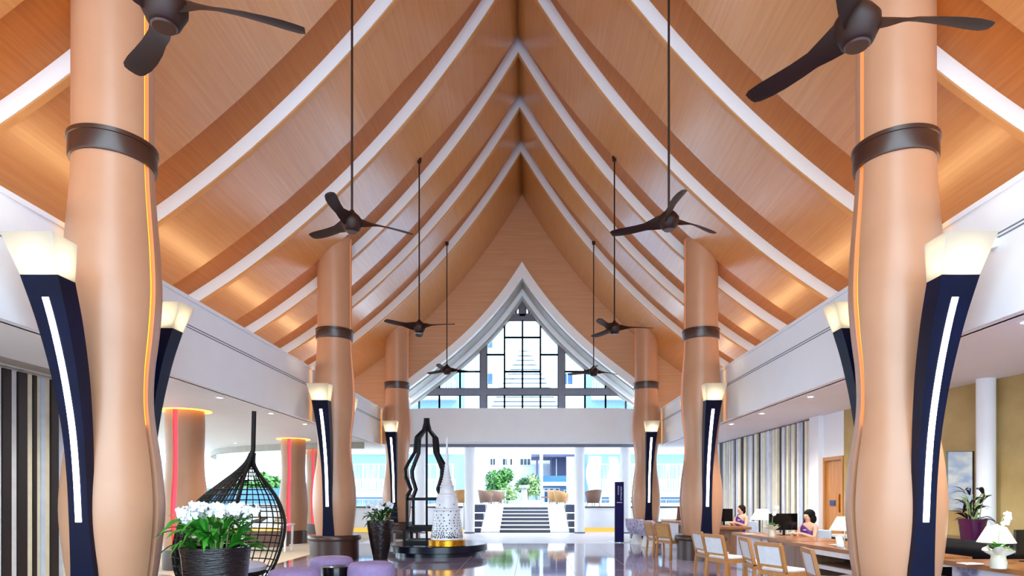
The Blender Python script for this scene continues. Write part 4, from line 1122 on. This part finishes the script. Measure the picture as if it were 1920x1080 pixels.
# wrapped orchids
def wrapped(x, y, z, label, s_=1.0, seed=1):
    p = thing('wrapped_orchid', label, 'potted plant', (x,y,z), 0, 'paper wrapped orchids', scale=s_); rr = random.Random(seed)
    m = MB(); n = 24; vs = []
    for zz, r, wv in ((0,.075,0),(.06,.082,0),(.11,.07,0),(.14,.062,.005),(.18,.10,.022),(.215,.125,.035)):
        for k in range(n):
            a = 2*PI*k/n; vs.append(((r+wv*math.sin(5*a))*math.cos(a), (r+wv*math.sin(5*a))*math.sin(a), zz+wv*.9*math.cos(3*a)))
    m.add(vs, [(i*n+k, i*n+(k+1)%n, (i+1)*n+(k+1)%n, (i+1)*n+k) for i in range(5) for k in range(n)]+[tuple(reversed(range(n)))])
    obj('paper_wrap', m, 'paper_wrap', p, smooth=True)
    m = MB(); m.tube([(.065*math.cos(2*PI*k/16), .065*math.sin(2*PI*k/16), .135) for k in range(17)], .006, 5); obj('string', m, 'book_cream', p)
    for i in range(8):
        o_ = obj('leaf', rr.choice(LEAVES['leaf_green']), 'leaf_green', p, loc=(0,0,.17), rot=(0, rr.uniform(-1.0,-.2), 2*PI*i/8)); o_.scale = (.55,)*3
    pts = [(0,0,.15),(.02,.02,.35),(.06,.03,.52),(.12,.03,.58)]
    m = MB(); m.tube(pts, .005, 5); obj('stem', m, 'stem_green', p)
    for i in range(6):
        o_ = obj('blossom', FLW, 'petal_white', p, loc=(.02+.1*i/5+rr.uniform(-.03,.03), rr.uniform(-.03,.03), .44+.14*i/5), rot=(PI/2+rr.uniform(-.3,.3), rr.uniform(-.5,.5), rr.uniform(-.5,.5))); o_.scale = (.75,)*3
wrapped(wx(1449,12.3), 12.35, DZ, 'small white wrapped orchid beside the lamp on the marble desk', 1.0, 3)
wrapped(wx(1872,7.1), 7.1, DZ, 'paper wrapped green orchid on the nearest desk', 1.05, 4)
planter('potted_plant', 'glossy purple pot of dark leaved plant on the back counter', (wx(1823,9.1), 9.1, .94),
        [(0,.14),(.2,.165)], 'pot_purple', .185, .30, 46, 0, .26, .42, 'leaf_black', 12, fl=False, lift=1.9, stems=12, ls=.62, n=32)
pc = thing('wall_picture', 'pale blue abstract picture on the gold wall behind the purple pot', 'picture', (wx(1792,9.95), 9.85, 0), math.radians(0))
m = MB(); m.box(-.2,.21,-.02,.02,wz(958,9.85),wz(846,9.85)); obj('frame', m, 'screen_black', pc)
m = MB(); m.box(-.2,.175,-.025,-.02,wz(957,9.85),wz(847,9.85)); obj('canvas', m, 'picture_blue', pc)
m = MB(); m.box(-.1,.1,.02,.06,1.9,2.0); obj('bracket', m, 'screen_black', pc)
sc = thing('wall_lamp', 'small dark wall lamp on the gold wall beside the door', 'lamp', (7.03,12.3,1.5))
m = MB(); m.lathe([(0,.07),(.05,.06),(.1,.02)], 16); obj('lamp_shade', m, 'brown_leather', sc, smooth=True)
m = MB(); m.tube([(0,0,.08),(.15,0,.12)], .012, 6); obj('arm', m, 'brown_leather', sc)
for i, (x, y, rz, lab) in enumerate([(wx(1565,10.4),10.3,.2,'white paper pad on the shelf desk'),(wx(1808,7.6),7.5,.1,'white paper pad on the nearest desk'),(wx(1405,13.0),13.0,.15,'open paper folder on the marble desk')]):
    p = thing('paper_pad', lab, 'paper', (x,y,DZ), rz); m = MB(); m.box(-.12,.12,-.08,.08,0,.006); obj('backing', m, 'book_brown', p); m = MB(); m.box(-.115,.115,-.075,.075,.006,.014); obj('sheets', m, 'paper', p)
cs = thing('card_stand', 'small blue grey card stand beside the half hidden lamp', 'stand', (wx(1583,9.8),9.9,DZ), .3)
m = MB(); m.add([(-.07,0,0),(.07,0,0),(.07,.04,.17),(-.07,.04,.17),(-.07,.01,0),(.07,.01,0),(.07,.05,.17),(-.07,.05,.17)],[(0,1,2,3),(7,6,5,4),(0,4,5,1),(1,5,6,2),(2,6,7,3),(3,7,4,0)]); obj('card', m, 'slat_blue', cs)
m = MB(); m.box(-.08,.08,-.02,.09,0,.01); obj('foot', m, 'chrome', cs)
bkz = thing('book_stand', 'brown wooden book stand on the small desk by the cane chairs', 'stand', (wx(1276,18.6),18.6,.81), -.5)
m = MB(); m.add([(-.12,0,.03),(.12,0,.03),(.12,.12,.42),(-.12,.12,.42),(-.12,.03,.03),(.12,.03,.03),(.12,.15,.42),(-.12,.15,.42)],[(0,1,2,3),(7,6,5,4),(0,4,5,1),(1,5,6,2),(2,6,7,3),(3,7,4,0)]); obj('board', m, 'book_brown', bkz)
m = MB(); m.bar((.05,.1,.38),(.08,.3,0),.03); m.bar((.0,.13,.4),(.02,.16,.55),.03); obj('prop', m, 'book_brown', bkz)
m = MB(); m.box(-.13,.13,-.05,.05,0,.03); obj('ledge', m, 'book_brown', bkz)
for i in range(3):
    mg = thing('magazine', 'magazine on the small desk, %s of the pile' % ('bottom','middle','top')[i], 'magazine', (wx(1258,18.6),18.95,.801+.014*i), .1*i, 'magazines on the small desk')
    m = MB(); m.box(-.2,.2,-.13,.13,0,.012); obj('sheets', m, ('paper','book_cream','paper')[i], mg)

# ------------------------------------------------------------------ people
def skinned(name, nodes, edges, material, parent, root, levels=2):
    me = bpy.data.meshes.new(name); names = list(nodes)
    me.from_pydata([nodes[k][:3] for k in names], [(names.index(a), names.index(b2)) for a, b2 in edges], [])
    o = bpy.data.objects.new(name, me); COL.objects.link(o); o.parent = parent
    sk = o.modifiers.new('skin', 'SKIN'); sk.use_smooth_shade = True
    if not me.skin_vertices:
        bm = bmesh.new(); bm.from_mesh(me); bm.verts.layers.skin.verify(); bm.to_mesh(me); bm.free()
    sv = me.skin_vertices[0].data
    for i, k in enumerate(names):
        r = nodes[k][3]; r = r if isinstance(r, tuple) else (r, r); sv[i].radius = r; sv[i].use_root = (k == root)
    ss = o.modifiers.new('sub', 'SUBSURF'); ss.levels = levels; ss.render_levels = levels
    me.materials.append(MATS[material]); return o
def person(label, loc, rz, hairm, bob, turn, drop):
    p = thing('person', label, 'person', loc, rz)
    N = {'pelvis':(0,0,.50,(.16,.12)),'waist':(0,.02,.66,(.125,.10)),'chest':(0,.03,.83,(.135,.105)),'uchest':(0,.02,.93,(.11,.08)),
         'neck':(0,.03,1.0,.048),'jaw':(turn*.012,.055,1.07,.062),'head':(turn*.012,.045,1.14,(.078,.088)),'crown':(turn*.012,.035,1.20,.06),
         'nose':(turn*.07,.142,1.115,.013)}
    E = [('pelvis','waist'),('waist','chest'),('chest','uchest'),('uchest','neck'),('neck','jaw'),('jaw','head'),('head','crown')]
    E.append(('head','nose'))
    for s_, q in ((-1,'l'),(1,'r')):
        N.update({q+'sh':(s_*.165,.01,.925,.055), q+'el':(s_*.215,.12,.70+drop,.042), q+'wr':(s_*.10,.33,.795,.028), q+'pm':(s_*.06,.39,.79,.032),
                  q+'hip':(s_*.09,.06,.49,.09), q+'kn':(s_*.10,.44,.48,.065), q+'an':(s_*.10,.46,.09,.04), q+'to':(s_*.10,.60,.045,.035)})
        E += [('uchest',q+'sh'),(q+'sh',q+'el'),(q+'el',q+'wr'),(q+'wr',q+'pm'),('pelvis',q+'hip'),(q+'hip',q+'kn'),(q+'kn',q+'an'),(q+'an',q+'to')]
        for i, (dx, L_) in enumerate(((-.028,.05),(-.010,.062),(.008,.065),(.024,.055))):
            N[q+'f%d'%i] = (s_*.06+dx,.43,.797,.010); N[q+'t%d'%i] = (s_*.06+dx*1.2,.43+L_,.785,.008)
            E += [(q+'pm',q+'f%d'%i),(q+'f%d'%i,q+'t%d'%i)]
        N[q+'th'] = (s_*.06-s_*.045,.405,.795,.010); E.append((q+'wr',q+'th'))
    skinned('body', N, E, 'skin', p, 'pelvis')
    D = {'a':(0,.0,.48,(.19,.15)),'b':(0,.02,.66,(.142,.118)),'c':(0,.035,.82,(.152,.122)),'d':(.01,.03,.91,(.142,.108)),'s1':(.145,.015,.94,.072),'s2':(.10,.0,.965,.06),'h1':(.09,.2,.49,.115),'h2':(-.09,.2,.49,.115)}
    skinned('dress', D, [('a','b'),('b','c'),('c','d'),('d','s1'),('d','s2'),('a','h1'),('a','h2')], 'dress_purple', p, 'a')
    m = MB(); m.box(-.05,.02,.150,.158,.845,.862); obj('name_tag', m, 'tagwhite', p)
    # hair cap
    m = MB(); tx = turn*.012
    if bob:
        m.ball((tx,.005,1.165), (.108,.112,.10), 20, 14); m.ball((tx,-.035,1.07), (.122,.085,.115), 20, 12); m.ball((tx-.085,-.005,1.075), (.032,.06,.10), 12, 8); m.ball((tx+.085,-.005,1.075), (.032,.06,.10), 12, 8)
    else:
        m.ball((tx,.012,1.155), (.100,.105,.098), 20, 14); m.ball((tx,-.06,1.08), (.06,.055,.07), 14, 10)
    obj('hair', m, hairm, p, smooth=True)
    for ex in (-.032,.032):
        m = MB(); m.ball((tx+ex+turn*.03,.118,1.135), (.011,.008,.006), 8, 6); obj('eye', m, 'hair_black', p)
    m = MB(); m.ball((tx+turn*.04,.112,1.065), (.022,.008,.007), 10, 6); obj('mouth', m, 'lip', p)
    return p
def office_chair(x, y, rz, label):
    c = thing('office_chair', label, 'chair', (x,y,0), rz, 'clerk chairs')
    m = MB(); m.box(-.24,.24,-.22,.24,.36,.41); obj('seat', m, 'chair_pad', c, bevel=.02)
    m = MB(); m.box(-.22,.22,-.27,-.23,.46,.88); obj('backrest', m, 'slat_blue', c, bevel=.02)
    m = MB(); m.bar((0,-.2,.36),(0,-.28,.5),.05,.02); obj('back_bracket', m, 'screen_black', c)
    m = MB(); m.lathe([(.06,.03),(.36,.025)], 12); obj('post', m, 'chrome', c)
    for k in range(5):
        a = 2*PI*k/5; m = MB(); m.bar((0,0,.08),(.26*math.cos(a),.26*math.sin(a),.05),.04,.03); l_ = obj('leg', m, 'chrome', c)
        m = MB(); m.ball((.26*math.cos(a),.26*math.sin(a),.028), .028, 8, 6); obj('caster', m, 'screen_black', l_)
ax, ay = wx(1518,12.6), 12.6
person('seated person with black bob hair in a purple one shoulder dress', (ax, ay, .03), math.radians(115), 'hair_black', True, 0, 0)
office_chair(ax+.06, ay-.02, math.radians(115), 'pale office chair under the person with bob hair')
fx, fy = wx(1392,16.6), 16.6
person('seated person with dark tied back hair in a purple dress near the column', (fx, fy, .06), math.radians(120), 'hair_brown', False, 1, 0)
office_chair(fx+.06, fy-.02, math.radians(120), 'pale office chair under the person with tied back hair')
